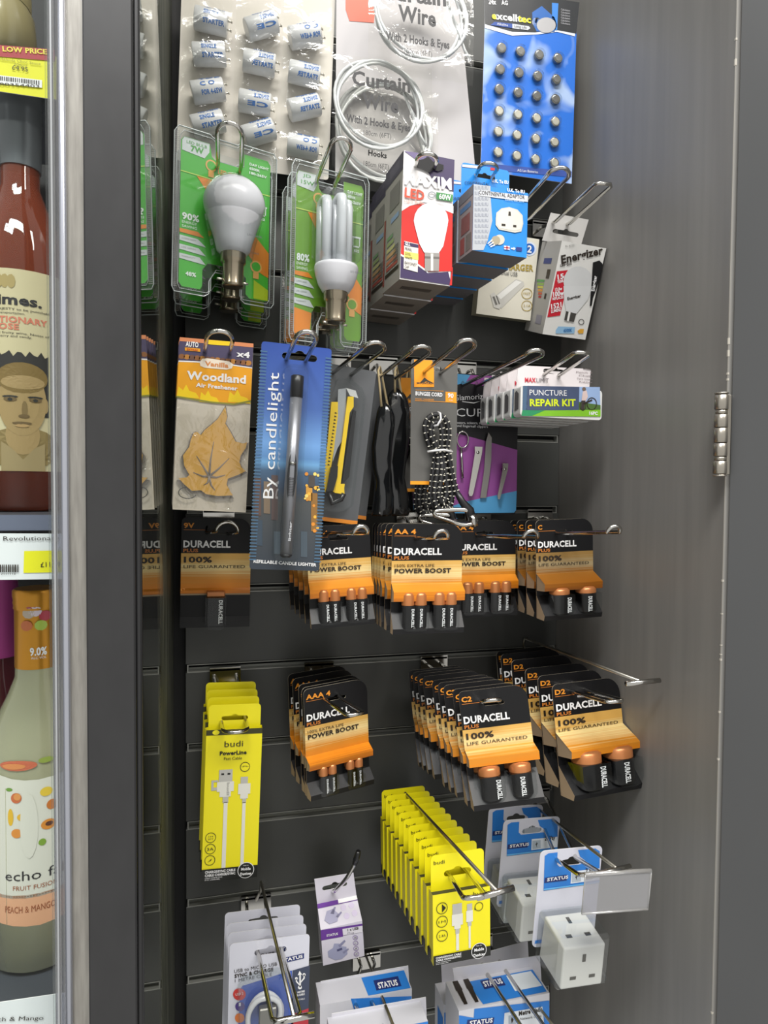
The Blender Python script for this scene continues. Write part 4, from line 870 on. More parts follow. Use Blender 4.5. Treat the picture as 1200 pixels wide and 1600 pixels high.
def path_interp(pts, step):
    # smooth the control polygon (Catmull-Rom)
    out = []; n = len(pts)
    for i in range(n-1):
        p0, p1, p2, p3 = pts[max(i-1, 0)], pts[i], pts[i+1], pts[min(i+2, n-1)]
        k = max(2, int((p2-p1).length/step))
        for j in range(k):
            t = j/k; out.append(.5*((2*p1)+(p2-p0)*t+(2*p0-5*p1+4*p2-p3)*t*t+(3*p1-p0-3*p2+p3)*t**3))
    out.append(pts[-1]); return out
def bungee(f, label):
    r = empty('bungee_cord_pack', f.m, label, 'bungee cord', 'bungee cords'); w, h = f.w, f.h
    m = M(); m.plate(rrect(-w/2, 0, w/2, h, .002, 2), 0, .0006, mat('5b5a57', .5), mat('8a8880'), [euro(f.at(677, 578)[0], f.at(677, 576)[1], .020, .008)]); m.obj('card', r, fix=False)
    A = Art(f); OR = mat('f09a1e', .45); A.poly([(647, 562), (675, 563), (678, 578), (678, 605), (647, 605)], OR, 1); A.poly([(656, 598), (663, 590), (668, 594), (676, 598), (672, 598), (666, 596), (660, 598)], mat('3a3a36'), 2)
    A.text('MOUNTAIN', (651, 600), (677, 600.5), 3, mat('3a3a36'), 1, 2); A.text('BUNGEE CORD', (649, 617.5), (691, 620), 6, WHITE, 1, 2); A.poly([(696, 612), (713, 613), (713, 630), (696, 628)], OR, 1); A.text('90', (699, 621), (708, 622), 7, WHITE, 1, 3); A.text('cm', (701, 626), (707, 626.5), 2, WHITE, 0, 3)
    A.poly([(649, 609), (693, 611), (693, 611.6), (649, 609.6)], OR, 1); A.text('HOOK CARABINER', (649, 624.5), (678, 626), 2.4, OR, 0, 2); A.poly([(648, 625.5), (714, 628.5), (714, 629.3), (648, 626.2)], OR, 1); A.R(0, 0, 1, .028, OR, 1)
    A.obj('card_print', r, fix=False)
    V = lambda x, y, o: Vector((f.at(x, y, o)[0], -o, f.at(x, y, o)[1]))
    loops = []
    m = M(); mf = M(); rc = .0030
    ctrl = [V(672, 700, .006), V(664, 672, .006), (V(667, 656, .006)), V(680, 648, .006), V(696, 656, .006), V(701, 676, .006), V(698, 702, .006), V(703, 740, .006), V(706, 775, .006), V(700, 792, .006), V(692, 797, .010), V(682, 790, .011), V(679, 770, .011), V(685, 725, .010), V(682, 700, .010), V(673, 678, .010), V(677, 662, .010), V(686, 662, .010), V(691, 676, .011), V(690, 702, .011), V(696, 740, .012), V(698, 772, .012), V(692, 785, .012), V(686, 776, .013), V(691, 730, .012), V(686, 700, .006), V(680, 716, .006), V(674, 760, .006), V(674, 785, .006), V(684, 797, .005), V(698, 796, .004), V(706, 780, .004), V(704, 735, .004), V(700, 705, .012), V(706, 740, .010), V(714, 772, .010)]
    pts = path_interp(ctrl, .003); m.tube(pts, rc, CORD, 8); m.obj('cord', r)
    acc = 0; up = Vector((0, 1, 0))
    for i in range(1, len(pts)-1):
        t = (pts[i+1]-pts[i-1]).normalized(); s = t.cross(up).normalized(); u = s.cross(t)
        for a in ((225, 300) if i % 2 else ()):
            q = pts[i] + (s*math.cos(math.radians(a)) + u*math.sin(math.radians(a))*(1 if u.y > 0 else -1))*rc
            e1, e2 = s*.0013, t*.0005; nrm = (q-pts[i]).normalized()*.00035
            mf.add([q-e1-e2+nrm, q+e1-e2+nrm, q+e1+e2+nrm, q-e1+e2+nrm], [(0, 1, 2, 3)], FLK)
    o = mf.obj('cord_flecks', r, fix=False); o['kind'] = 'stuff'
    m = M(); m.tube([V(668, 706, .013), V(680, 704, .0165), V(694, 703, .0165), V(707, 706, .013)], .0013, mat('dddddd', .4), 7); m.obj('cable_tie', r)
    m = M(); m.tube([V(678, 666, .014), V(684, 664, .016), V(689, 655, .016), V(688, 646, .012), V(684, 644, .003)], .0012, mat('d5d5d8', .4), 7); m.obj('plastic_loop', r)
    m = M(); m.tube([V(713, 768, .010), V(722, 784, .011), V(733, 797, .012), V(736, 812, .012)], [.0033, .0042, .0058, .0062], mat('151517', .4), 10); m.obj('rubber_end', r)
    m = M(); pp = path_interp([V(742, 806, .013), V(728, 797, .014), V(700, 797, .014), V(681, 799, .014), V(680, 806, .014), V(700, 813, .015), V(722, 820, .015), V(740, 818, .014), V(745, 812, .013)], .004); m.tube(pp, .0026, CHROME, 9)
    m.tube([V(736, 805, .014), V(742, 822, .014)], .0045, CHROME, 10); m.obj('carabiner', r)
    return r
f = Face((642.5, 561), (715, 565), (641, 757), .135)
r = bungee(f, 'Speckled bungee cord on grey card with orange top'); kids_index()
c = copy_tree(r); c.matrix_world = Matrix.Translation(P(640, 800, .062) - P(662, 792, .135)) @ r.matrix_world; c['label'] = 'Second speckled bungee cord, mostly hidden behind the front one'
# nail care set
f = Face((712, 583), (811, 590), (707, 803), .04)
r = empty('manicure_set', f.m, 'Black, purple and blue card holding silver nail clippers and file', 'manicure set'); w, h = f.w, f.h
CB, CP, CBL = mat('17161a', .4), mat('9a4f9c', .4), mat('58a8dc', .4)
m = M(); m.plate(rrect(-w/2, 0, w/2, h, .004, 3), 0, .0008, CB, WHITE); m.obj('card', r, fix=False)
A = Art(f); L = A.poly
L([(712, 584), (735, 586), (727, 598), (715, 601), (711, 600)], CBL, 1); L([(735, 586), (785, 588), (782, 607), (750, 602), (727, 598)], CP, 1)
L([(709, 676), (740, 684), (808, 703), (807, 767), (770, 776), (726, 784), (708, 790)], CP, 1); L([(708, 790), (726, 784), (807, 767), (806, 797), (803, 801), (710, 802)], CBL, 2)
A.text('Glamorize', (709, 626), (760, 623), 9, WHITE, 0, 2); L([(722, 627), (740, 629), (750, 627), (740, 630.5), (722, 628)], WHITE, 2); A.text('MANICURE', (655, 650), (768, 651), 13, WHITE, 0, 2); A.text('Tweezers, scissors, toenail', (706, 662), (762, 663), 4, WHITE, 0, 2); A.text('and fingernail clippers', (713, 667), (762, 668.5), 4, WHITE, 0, 2)
A.obj('card_print', r, fix=False)
V = lambda x, y, o: Vector((f.at(x, y, o)[0], -o, f.at(x, y, o)[1]))
def clipper(t, b, wt, wb, nm):
    m = M()
    for off, k in ((.004, 1), (.009, .9)):
        T_, B_ = V(*t, off), V(*b, off); s = .00038
        ol = [(T_.x-wt*s*k, T_.z), (T_.x+wt*s*k, T_.z), (T_.x+wt*s*k*.9, T_.z-.008), (B_.x+wb*s*k, B_.z+.004), (B_.x+wb*s*.5, B_.z), (B_.x-wb*s*.5, B_.z), (B_.x-wb*s*k, B_.z+.004), (T_.x-wt*s*k*.9, T_.z-.008)]
        m.plate(ol, -off-.0015, .0015, CHROME, STEEL)
    q = V(t[0], t[1]+9, .011); m.tube([q, q+Vector((0, .009, 0))], .002, CHROME, 10); m.obj(nm, r, fix=False)
clipper((747, 698), (735, 775), 15, 9, 'nail_clipper'); clipper((789, 724), (779, 780), 11, 6, 'small_nail_clipper')
m = M(); m.plate([(V(*p, .004).x, V(*p, .004).z) for p in ((763, 676), (768, 684), (767, 720), (764, 745), (759, 778), (750, 778), (756, 735), (759, 690))], -.005, .0015, mat('9a9794', .35, .7), STEEL); m.obj('nail_file', r, fix=False)
m = M(); c0 = V(723, 687, .004); m.tube([c0+Vector((.0078*math.cos(t), 0, .0105*math.sin(t))) for t in [2*math.pi*k/20 for k in range(20)]], .0011, CHROME, 7, True); m.tube([c0+Vector((-.002, 0, -.0105)), c0+Vector((.001, 0, -.05))], .0018, CHROME, 7); m.obj('scissors', r)
# puncture repair kits
f = Face((813.8, 602), (941, 606), (812.7, 650), .165, dTR=-.004)
r = empty('puncture_kit', f.m); w, h = f.w, f.h; t = .017; BWH = mat('d8d8d6', .3, 0, .5, .3)
m = M(); pr = rrect(0, 0, t, h, .004, 4); 
oc = rrect(-w/2, 0, w/2, h, .004, 4); m.plate(oc, 0, t, BWH, BWH); m.obj('plastic_box', r, fix=False)
m = M(); m.plate([(-w*.475, h*1.0), (w*.43, h*1.0), (w*.45, h*1.80), (-w*.46, h*1.74)], t-.001, .0006, mat('d6cfd0', .4), WHITE, [euro(f.at(866, 585, -t)[0], f.at(866, 585, -t)[1]+.003, .030, .010)]); m.obj('hang_card', r, fix=False)
A = Art(f); L = A.poly
L([(817, 603), (824, 603), (823, 644), (816, 643)], mat('4a6480', .35), 1); L([(824, 602.8), (905, 604.5), (904, 641), (822, 641)], mat('46526e', .35), 1); L([(905, 604.5), (937, 605), (938, 642), (904, 641)], mat('8ea6cc', .35), 1); L([(904, 628), (938, 633), (938, 642), (904, 641)], mat('4c6a34', .4), 2)
L([(816, 641), (860, 641.5), (938, 640.5), (938, 651), (814, 650)], mat('7cb82c', .35), 3); L([(816, 641), (850, 641.5), (830, 650), (814, 650)], mat('2c8a5c', .35), 4)
A.text('PUNCTURE', (827, 617.5), (885, 618.5), 9, WHITE, 0, 3); A.text('REPAIR KIT', (827.5, 634.5), (899, 634.5), 11, mat('d0e02a', .4), 1, 3); A.text('16PC', (920, 648), (933, 648.5), 5, WHITE, 1, 5)
A.ring(924, 631, 8, 1.2, INK, 4, 10); A.ring(910, 634, 5, 1, INK, 4, 8); L([(910, 612), (916, 610), (918, 620), (914, 628), (908, 626)], mat('c9b4b0'), 3); A.disc(912, 608, 3, mat('6b5a4c'), 3); L([(908, 626), (914, 626), (912, 640), (907, 640)], mat('3a3230'), 4); L([(910, 630), (924, 624), (925, 626), (911, 632)], INK, 5)
A.obj('front_print', r, fix=False)
A = Art(f, -t+.0012)
A.text('MAX', (820, 597), (837, 597.5), 7, mat('c03040', .4), 1, 2); A.text('LIMIT', (838, 597.5), (857, 598), 7, mat('6c6468', .4), 0, 2)
A.text('Includes:', (911, 577), (925, 578.5), 3, INK, 1, 2)
for k in range(4): A.text(['Patch 5', 'Chalk', 'Tyre levers', 'Rubber'][k], (900+4*k % 7, 582.5+5*k), (925, 584+5*k), 2.5, mat('77696c'), 0, 2)
A.obj('hang_card_print', r, fix=False)
m = M(); x = -w/2-.0006; pr = [(x, t*.22, h*.25), (x, t*.78, h*.2), (x, t*.78, h*.8), (x, t*.55, h*.86), (x, t*.22, h*.75)]; m.add(pr, [tuple(range(5))[::-1]], mat('5a5a5c', .5)); m.obj('end_slot', r, fix=False)
r['category'] = 'repair kit'; stack(r, 'puncture repair kit', 'end of the middle row by the right wall', 'puncture repair kits', (813.8, 602), (760, 619), .085, (.28, .5, .76, 1), .165)
# ============================================================ LOWER ROWS
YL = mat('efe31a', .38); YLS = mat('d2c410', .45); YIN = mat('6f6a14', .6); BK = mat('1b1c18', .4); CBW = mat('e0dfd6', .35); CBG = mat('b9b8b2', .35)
def budi(face, tab_px, depth, tabh, long):
    f = face; w, h = f.w, f.h; r = empty('cable_box', f.m)
    m = M(); t = depth
    vs = [(-w/2, 0, 0), (w/2, 0, 0), (w/2, t, 0), (-w/2, t, 0), (-w/2, 0, h), (w/2, 0, h), (w/2, t, h), (-w/2, t, h)]
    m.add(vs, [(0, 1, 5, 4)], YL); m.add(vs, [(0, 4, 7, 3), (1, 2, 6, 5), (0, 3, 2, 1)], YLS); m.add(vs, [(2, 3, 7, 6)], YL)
    m.add([(-w/2+.001, .001, h-.004), (w/2-.001, .001, h-.004), (w/2-.001, t-.001, h-.004), (-w/2+.001, t-.001, h-.004)], [(0, 1, 2, 3)], mat('3a3a20', .7))
    m.obj('carton', r, fix=False)
    m = M(); m.plate(rrect(-w*.47, h-.004, w*.47, h+tabh, .0045, 4, (0, 0, .0045, .0045)), t-.001, .0006, YL, YLS, [euro(0, h+tabh*.38, w*.48, tabh*.34)]); m.obj('hang_tab', r, fix=False)
    A = Art(f); K = A.T
    if long:
        A.R(0, .965, 1, 1.0, mat('3a3a18', .5), 1); A.poly(circle(-w*.33, h*.983, .004, 12, .0028), YL, 2, True)
        K('budi', .33, .885, .66, .040, BK, 0); K('PowerLine', .25, .832, .73, .026, BK); K('Fast Cable', .33, .798, .65, .020, BK, 0)
        A.R(.25, .655, .49, .735, CBG, 2); A.R(.29, .70, .34, .712, BK, 3); A.R(.40, .70, .45, .712, BK, 3); A.R(.22, .59, .52, .655, CBW, 2); A.R(.27, .555, .47, .59, CBW, 2); A.R(.33, .515, .43, .555, CBG, 2); A.R(.35, .03, .42, .52, CBW, 2)
        A.R(.12, .60, .24, .62, CBG, 1); A.R(.12, .62, .16, .655, CBG, 1); A.R(.12, .655, .24, .668, CBG, 1)
        A.T('budi', .40, .65, .085, .045, CBG, 1, 4, rot=2)
        A.R(.64, .635, .77, .68, CBG, 2); A.R(.60, .565, .82, .635, CBW, 2); A.R(.64, .535, .78, .565, CBW, 2); A.R(.68, .505, .75, .535, CBG, 2); A.R(.685, .03, .745, .51, CBW, 2)
        A.F2 = None
        for u, v, s in ((.14, .290, 'x'), (.14, .215, '3A'), (.14, .140, 'F')):
            rr = w*.095; n = 20; a = circle((u-.5)*w, v*h, rr, n); b = circle((u-.5)*w, v*h, rr-.0006, n); A.add([(p[0], A.Y(2), p[1]) for p in a+b], [(i, (i+1) % n, n+(i+1) % n, n+i) for i in range(n)], BK)
            if s == '3A': K('3A', .08, v-.010, .20, .020, BK, 0, 3)
            elif s == 'x': K('1M', .10, v+.003, .18, .010, BK, 0, 3); K('3FT', .09, v-.014, .19, .010, BK, 0, 3)
            else: A.poly([(x*w-w*.5, z*h) for x, z in ((.10, v-.012), (.15, v+.003), (.13, v-.001), (.18, v+.013), (.155, v-.002), (.165, v+.002))], BK, 3, True)
        rr = w*.10; A.poly(circle((.71-.5)*w, .695*h+.009, rr*.9, 16), BK, 2, True); A.poly(circle((.71-.5)*w, .695*h+.009, rr*.78, 16), YL, 3, True); K('iPh', .65, .745, .77, .010, BK, 0, 4)
        A.R(0, 0, 1, .082, BK, 3); K('CHARGE/SYNC CABLE', .06, .056, .60, .016, WHITE, 1, 5); K('CÂBLE CHARGE/SYNC'.replace('Â', 'A'), .06, .034, .60, .016, WHITE, 1, 5); K('CABLE CHARGE SYNC', .06, .020, .37, .008, WHITE, 0, 5); K('SYNC LADEKABEL', .06, .008, .33, .008, WHITE, 0, 5)
        cu, cv = .79, .055
    else:
        K('budi', .70, .89, .93, .07, BK, 0)
        A.R(.335, .68, .50, .83, CBG, 2); A.R(.325, .52, .515, .68, CBW, 2); A.R(.365, .47, .475, .52, CBW, 2); A.R(.385, .40, .455, .47, CBG, 2); A.R(.395, .16, .445, .40, CBW, 2)
        A.R(.59, .70, .68, .80, CBG, 2); A.R(.575, .54, .69, .70, CBW, 2); A.R(.60, .48, .665, .54, CBG, 2); A.R(.615, .16, .65, .48, CBW, 2)
        for v, s in ((.80, 'B'), (.61, '1M'), (.41, '2.4A')):
            rr = w*.098; u = .155; n = 20; a = circle((u-.5)*w, v*h, rr, n); b = circle((u-.5)*w, v*h, rr-.0006, n); A.add([(p[0], A.Y(2), p[1]) for p in a+b], [(i, (i+1) % n, n+(i+1) % n, n+i) for i in range(n)], BK)
            if s == 'B': A.poly([((u-.5)*w, v*h-rr*.7), ((u-.5)*w+rr*.7, v*h), ((u-.5)*w, v*h+rr*.7)], BK, 3, True)
            else: K(s, u-.06, v-.018, u+.06, .035, BK, 0, 3)
        rr = w*.075; n = 18; a = circle(.30*w, .735*h, rr, n); b = circle(.30*w, .735*h, rr-.0006, n); A.add([(p[0], A.Y(2), p[1]) for p in a+b], [(i, (i+1) % n, n+(i+1) % n, n+i) for i in range(n)], BK); A.poly([(.215*w, .71*h), (.235*w, .74*h), (.235*w, .69*h)], BK, 3, True)
        A.poly([(x*w-w*.5, z*h) for x, z in ((0, 0), (1, 0), (1, .14), (0, .14))], BK, 3, True); K('CHARGE/SYNC CABLE', .04, .098, .48, .026, WHITE, 1, 5); K('CABLE CHARGE/SYNC', .04, .062, .48, .026, WHITE, 1, 5); K('CABLE CHARGE SYNC', .04, .036, .30, .014, WHITE, 0, 5); K('SYNC LADEKABEL', .04, .014, .26, .014, WHITE, 0, 5)
        cu, cv = .79, .105
    rr = w*.15*(.9 if not long else 1); A.poly(circle((cu-.5)*w, cv*h, rr, 24), WHITE, 6, True); A.poly(circle((cu-.5)*w, cv*h, rr*.92, 24), BK, 7, True)
    k = w/h; K('Mobile', cu-.085, cv+.005*k, cu+.085, .05*k, WHITE, 1, 9); K('Devices', cu-.10, cv-.085*k, cu+.10, .05*k, WHITE, 1, 9); K('Made for', cu-.05, cv+.085*k, cu+.05, .022*k, WHITE, 0, 9)
    A.obj('front_print', r, fix=False)
    if not long:
        A = Art(f, -t+.0012); A.T('budi', .08, 1+tabh/h*.72, .27, .055, BK, 0, 1); A.obj('tab_lettering', r, fix=False)
        m = M(); x = -w/2-.0003; m.add([(x, t*.5, .001), (x, t*.95, .001), (x, t*.95, h*.17), (x, t*.5, h*.17)], [(0, 1, 2, 3)], BK); m.obj('side_flash', r, fix=False)
    r['category'] = 'cable'; return r
f = Face((322.5, 1141), (410, 1136), (314.5, 1378), .085)
r = budi(f, None, .010, .026, True)
stack(r, 'tall yellow charging cable box', 'on the left hook', 'tall yellow cable boxes', (322.5, 1141), (318, 1104), .048, (.33, .66, 1), .085)
f = Face((676, 1399), (765.5, 1385), (677, 1509), .235)
r = budi(f, None, .0125, .034, False)
stack(r, 'small yellow charging cable box', 'in the long row', 'small yellow cable boxes', (676, 1399), (598, 1283), .05, tuple(i/10 for i in range(1, 11)), .235)
# two-way adaptors on blister cards
CARDW = mat('cfd0dc', .35, 0, .5, .2); SBL = mat('2c7cd0', .38); NAVY = mat('22306c', .4); PLG = mat('d5d4cf', .4); HOL = mat('4a4740', .7)
f = Face((844.5, 1330), (942, 1318.5), (831, 1481), .215, dBL=-.008)
r = empty('adaptor_blister_pack', f.m); w, h = f.w, f.h
m = M(); m.plate(rrect(-w/2, 0, w/2, h, .006, 4), 0, .0008, CARDW, WHITE, [euro(f.at(893, 1345)[0], f.at(893, 1347)[1], .026, .012)]); m.obj('card', r, fix=False)
A = Art(f); L = A.poly
hole = f.at(893, 1345)
L([(851, 1337), (857, 1333), (871, 1331.5), (870, 1350), (874, 1354), (914, 1349), (914, 1344), (906, 1338), (903, 1328), (930, 1325.5), (937, 1330), (936, 1379), (849, 1391.5)], SBL, 1)
L([(851, 1371), (885, 1366), (885, 1375), (850, 1379)], NAVY, 3); A.text('STATUS', (854, 1376), (887, 1371.5), 5, WHITE, 1, 5); L([(892, 1361), (936, 1356), (936, 1374), (891, 1380)], mat('dfe6ee', .4), 3); A.text('2 Way', (914, 1363), (932, 1360.5), 7, INK, 1, 5); L([(893, 1364), (907, 1362), (907, 1376), (893, 1378)], mat('b0bcc8'), 4); L([(900, 1365), (902, 1369), (900, 1370), (901, 1375), (898, 1369), (900, 1368)], INK, 5)
L([(849, 1388), (936, 1376.5), (936, 1378.5), (849, 1390.5)], mat('62b0e8'), 3); L([(836, 1469), (848, 1467), (847, 1473), (835, 1474)], SBL, 2)
A.obj('card_print', r, fix=False)
m = M(); a_ = f.at(858, 1440, .0); 
cubw = .043; cx, cz = f.at(884, 1470, .02)[0]+.004, f.at(884, 1470, .02)[1]
V = lambda x, y, z: (x, y, z)
x0, x1 = cx-.024, cx+.024; zt, zb = cz+.021, cz-.029; yf, yb = -.050, -.006; chz = .018
prof = [(yb, zt), (yf, zt-.004), (yf, zb), (yb+.004, zb)]
vs = [(x0, y, z) for y, z in prof] + [(x1, y, z) for y, z in prof]
m.add(vs, [(0, 1, 2, 3), (7, 6, 5, 4), (0, 4, 5, 1), (1, 5, 6, 2), (2, 6, 7, 3), (3, 7, 4, 0)], PLG); cube = m.obj('adaptor_cube', r)
bv = cube.modifiers.new('b', 'BEVEL'); bv.width = .0022; bv.segments = 3
m = M(); cxm = (x0+x1)/2; yt = lambda y: zt-.004*(yb-y)/(yb-yf)+.0003
def slot_top(x, y, sx, sy): m.add([(x-sx, y-sy, yt(y-sy)), (x+sx, y-sy, yt(y-sy)), (x+sx, y+sy, yt(y+sy)), (x-sx, y+sy, yt(y+sy))], [(0, 1, 2, 3)], HOL)
def slot_fr(x, z, sx, sz): m.add([(x-sx, yf-.0003, z-sz), (x+sx, yf-.0003, z-sz), (x+sx, yf-.0003, z+sz), (x-sx, yf-.0003, z+sz)], [(0, 1, 2, 3)], HOL)
slot_top(cxm, -.016, .002, .0042); slot_top(cxm-.011, -.036, .0033, .0022); slot_top(cxm+.011, -.036, .0033, .0022)
zm = (zt+zb)/2; slot_fr(cxm, zm+.008, .002, .0042); slot_fr(cxm-.011, zm-.013, .0035, .0018); slot_fr(cxm+.011, zm-.013, .0035, .0018); m.obj('socket_holes', cube, fix=False)
m = M(); m.box((x0-.006, yf-.002, zb-.001), (x1+.006, -.001, zt+.006), CLEAR, bev=.004); m.obj('blister', r); r['category'] = 'adaptor'
stack(r, 'white two-way socket adaptor on blue card', 'by the right wall', 'two-way socket adaptors', (844.5, 1330), (764, 1263), .085, (.68, 1), .215)
# usb plug box with lilac bands
LIL = mat('dcd8e4', .35); PUR = mat('6a3a96', .4)
f = Face((501, 1453), (566, 1443), (505, 1509), .075, auto=False)
r = empty('usb_plug_box', f.m, 'White and purple plug box hanging from a single black-tipped hook', 'plug box'); w, h = f.w, f.h
m = M(); t = .030; m.box((-w/2, 0, 0), (w/2, t, h*.75), LIL)
p1, p2 = f.at(495.4, 1411, -t), f.at(557, 1400, -t); zt = (p1[1]+p2[1])/2
vs = [(-w/2, 0, h), (w/2, 0, h), (p2[0], t, zt), (p1[0], t, zt), (-w/2, 0, h*.7), (w/2, 0, h*.7), (w/2, t, h*.7), (-w/2, t, h*.7)]
m.add(vs, [(0, 1, 2, 3), (4, 5, 1, 0), (5, 6, 2, 1), (7, 4, 0, 3), (6, 7, 3, 2)], LIL); m.obj('carton', r)
q0, q1 = f.at(491, 1373, -t), f.at(552, 1363, -t); m = M(); m.plate([(p1[0], zt-.002), (p2[0], zt-.002), (q1[0], q1[1]), (q0[0], q0[1])], t-.001, .0006, LIL, WHITE, [euro((q0[0]+q1[0])/2+.0, (q0[1]+zt)/2+.002, .032, .010)]); m.obj('hang_tab', r, fix=False)
A = Art(f)
class Slant(Art):
    def at3(s, u, v):  # u across, v from the front edge (0) to the back edge (1)
        xa = -w/2+(p1[0]+w/2)*v; xb = w/2+(p2[0]-w/2)*v
        return (xa+(xb-xa)*u, t*v-.0004, h+(zt-h)*v+.0005)
    def q(s, u0, v0, u1, v1, mt, dz=0): s.add([tuple(c+dz*(i == 2) for i, c in enumerate(s.at3(*p))) for p in ((u0, v0), (u1, v0), (u1, v1), (u0, v1))], [(0, 1, 2, 3)], mt)
B_ = Slant(f); B_.q(0, .80, 1, 1, PUR); B_.q(.52, .82, 1, .98, WHITE, .0003)
for k, (u, v) in enumerate(((.62, .62), (.82, .64), (.66, .28), (.86, .32))):
    c0 = B_.at3(u, v); pts = [(c0[0]+.0035*math.cos(a), c0[1]+.0038*math.sin(a)*.75, c0[2]+.0038*math.sin(a)*.6+.0004) for a in [2*math.pi*i/14 for i in range(14)]]; B_.add(pts, [tuple(range(14))], mat('c4b8d4', .4))
for pts, mt in ((((.12, .30), (.20, .62), (.36, .66), (.48, .42), (.42, .16), (.22, .12)), mat('a8a6c0', .4)), (((.28, .5), (.40, .72), (.44, .70), (.36, .45)), mat('8f8cac', .4)), (((.40, .35), (.55, .5), (.56, .44), (.44, .28)), mat('8f8cac', .4))):
    B_.add([tuple(c+.0004*(i == 2) for i, c in enumerate(B_.at3(*p))) for p in pts], [tuple(range(len(pts)))], mt)
B_.obj('top_print', r, fix=False)
L = A.poly; L([(501, 1453), (566, 1443), (566.3, 1447), (535, 1452), (536, 1463), (501.5, 1469)], PUR, 1); L([(535, 1451), (566, 1446), (566.5, 1456), (536, 1461)], mat('e6e2ea', .4), 2); A.text('STATUS', (510, 1463), (528, 1460), 3.6, WHITE, 1, 3); A.text('1 x USB', (543, 1454.5), (560, 1451.5), 4, INK, 1, 3); A.text('Plug', (543, 1459), (553, 1457.5), 3, mat('8a8694'), 0, 3)
L([(513, 1495), (512, 1486), (520, 1481), (522, 1474), (530, 1474), (533, 1478), (541, 1479), (543, 1490), (534, 1498), (524, 1500)], mat('a3a5c2', .4), 1); L([(528, 1477), (538, 1468), (540, 1470), (531, 1480)], mat('8c8cab'), 2); L([(535, 1487), (544, 1481), (545, 1483), (537, 1490)], mat('8c8cab'), 2); L([(526, 1483), (534, 1480), (535, 1483), (527, 1486)], mat('55557a'), 3)
for k in range(4): A.ring(555+.6*k, 1464.5+9*k-.5*k, 4.2, .7, mat('8a72a8'), 2, 3.6); A.text(['5', '2.1', 'A', '13A'][k], (553+.4*k, 1466+9*k-.5*k), (557.5+.4*k, 1465.5+9*k-.5*k), 2.6, INK, 0, 3)
A.obj('front_print', r, fix=False)
# micro usb cables
f = Face((359, 1475), (484, 1454), (354, 1665), .165, auto=False)
r = empty('usb_cable_card', f.m); w, h = f.w, f.h
m = M(); m.plate(rrect(-w/2, 0, w/2, h, .004, 4), 0, .0008, CARDW, mat('b8b8c0'), [euro(f.at(423, 1480)[0], f.at(423, 1486)[1], .034, .011)]); m.obj('card', r, fix=False)
A = Art(f); L = A.poly
A.text('USB to MICRO USB', (366, 1520), (433, 1508), 5.6, INK, 0, 2); A.text('SYNC & CHARGE', (366.5, 1527.5), (427, 1516.5), 5.6, INK, 1, 2); A.text('1 METRE CABLE', (367, 1534.5), (425, 1524), 5.2, mat('55555c'), 0, 2)
L([(436, 1498), (475, 1489), (475, 1497), (437, 1506)], NAVY, 1); A.text('STATUS', (440, 1503), (473, 1495.5), 5, WHITE, 1, 3)
L([(375, 1545), (379, 1540), (456, 1516), (458, 1600), (372, 1612)], mat('2a55b8', .35), 1); L([(457, 1516), (484, 1508), (482, 1575), (455, 1585)], mat('3a4258', .4), 1); L([(455, 1585), (482, 1575), (481, 1640), (453, 1640)], mat('b8303c', .4), 1)
L([(467.5, 1523), (470, 1522), (470, 1542), (467.5, 1542)], WHITE, 3); L([(468, 1516), (472, 1522), (465, 1523)], WHITE, 3); A.disc(468.5, 1542, 3, WHITE, 3); L([(462, 1529), (464, 1528), (464, 1532), (468, 1537), (467, 1538.5), (462, 1533)], WHITE, 3); L([(474, 1522), (476, 1521.5), (476, 1528), (470, 1535), (469.5, 1533), (474, 1527)], WHITE, 3); A.disc(475, 1522, 2.4, WHITE, 3); A.disc(463, 1528, 2.2, WHITE, 3)
A.text('1 METRE', (462, 1552), (476, 1549), 3, WHITE, 1, 3); A.text('USB CABLE', (461, 1556.5), (476, 1553.5), 3, WHITE, 1, 3); A.text('SUITABLE', (463, 1563), (476, 1560.5), 2.5, WHITE, 0, 3)
A.disc(374, 1553, 10, mat('c8322c', .4), 2, 9.5); A.disc(375, 1572, 7.5, mat('4a3484', .4), 2); A.text('1', (373, 1571), (376, 1570.5), 5, WHITE, 1, 4); A.disc(374.5, 1590, 7.5, mat('e07a34', .4), 2); A.text('USB 2', (368, 1555), (380, 1553), 4, WHITE, 0, 4)
A.obj('card_print', r, fix=False)
m = M(); Vp = lambda x, y, o: Vector((f.at(x, y, o)[0], -o, f.at(x, y, o)[1])); CW = mat('d9d9dc', .35, 0, .5, .3)
for rad, off in ((1, .006), (.88, .011)):
    pts = [Vp(388, 1612, off), Vp(390-2*rad, 1585, off), Vp(401, 1560+4*(1-rad)*10, off), Vp(420, 1552+3*(1-rad)*20, off), Vp(436-12*(1-rad), 1562+3, off), Vp(440-14*(1-rad), 1580, off), Vp(436-12*(1-rad), 1600, off), Vp(430, 1620, off)]
    m.tube(path_interp(pts, .004), .0028, CW, 9)
m.obj('white_cable', r)
m = M(); m.box((*(lambda p: (p.x-.009, -.016))(Vp(418, 1592, .012)), Vp(418, 1606, .012).z), (*(lambda p: (p.x+.009, -.008))(Vp(418, 1592, .012)), Vp(418, 1572, .012).z), mat('8c8a84', .3, .7), bev=.001); m.obj('usb_plug', r)
m = M(); pr = [f.at(*p, .018) for p in ((380, 1546), (398, 1538), (436, 1530), (452, 1534), (455, 1600), (455, 1640), (376, 1640), (374, 1560))][::-1]; n = len(pr); m.add([(p[0], -.019, p[1]) for p in pr] + [(p[0]*1.03, -.001, p[1]) for p in pr], [tuple(range(n))] + [(i, (i+1) % n, n+(i+1) % n, n+i) for i in range(n)], CLEAR); m.obj('blister', r, fix=False)
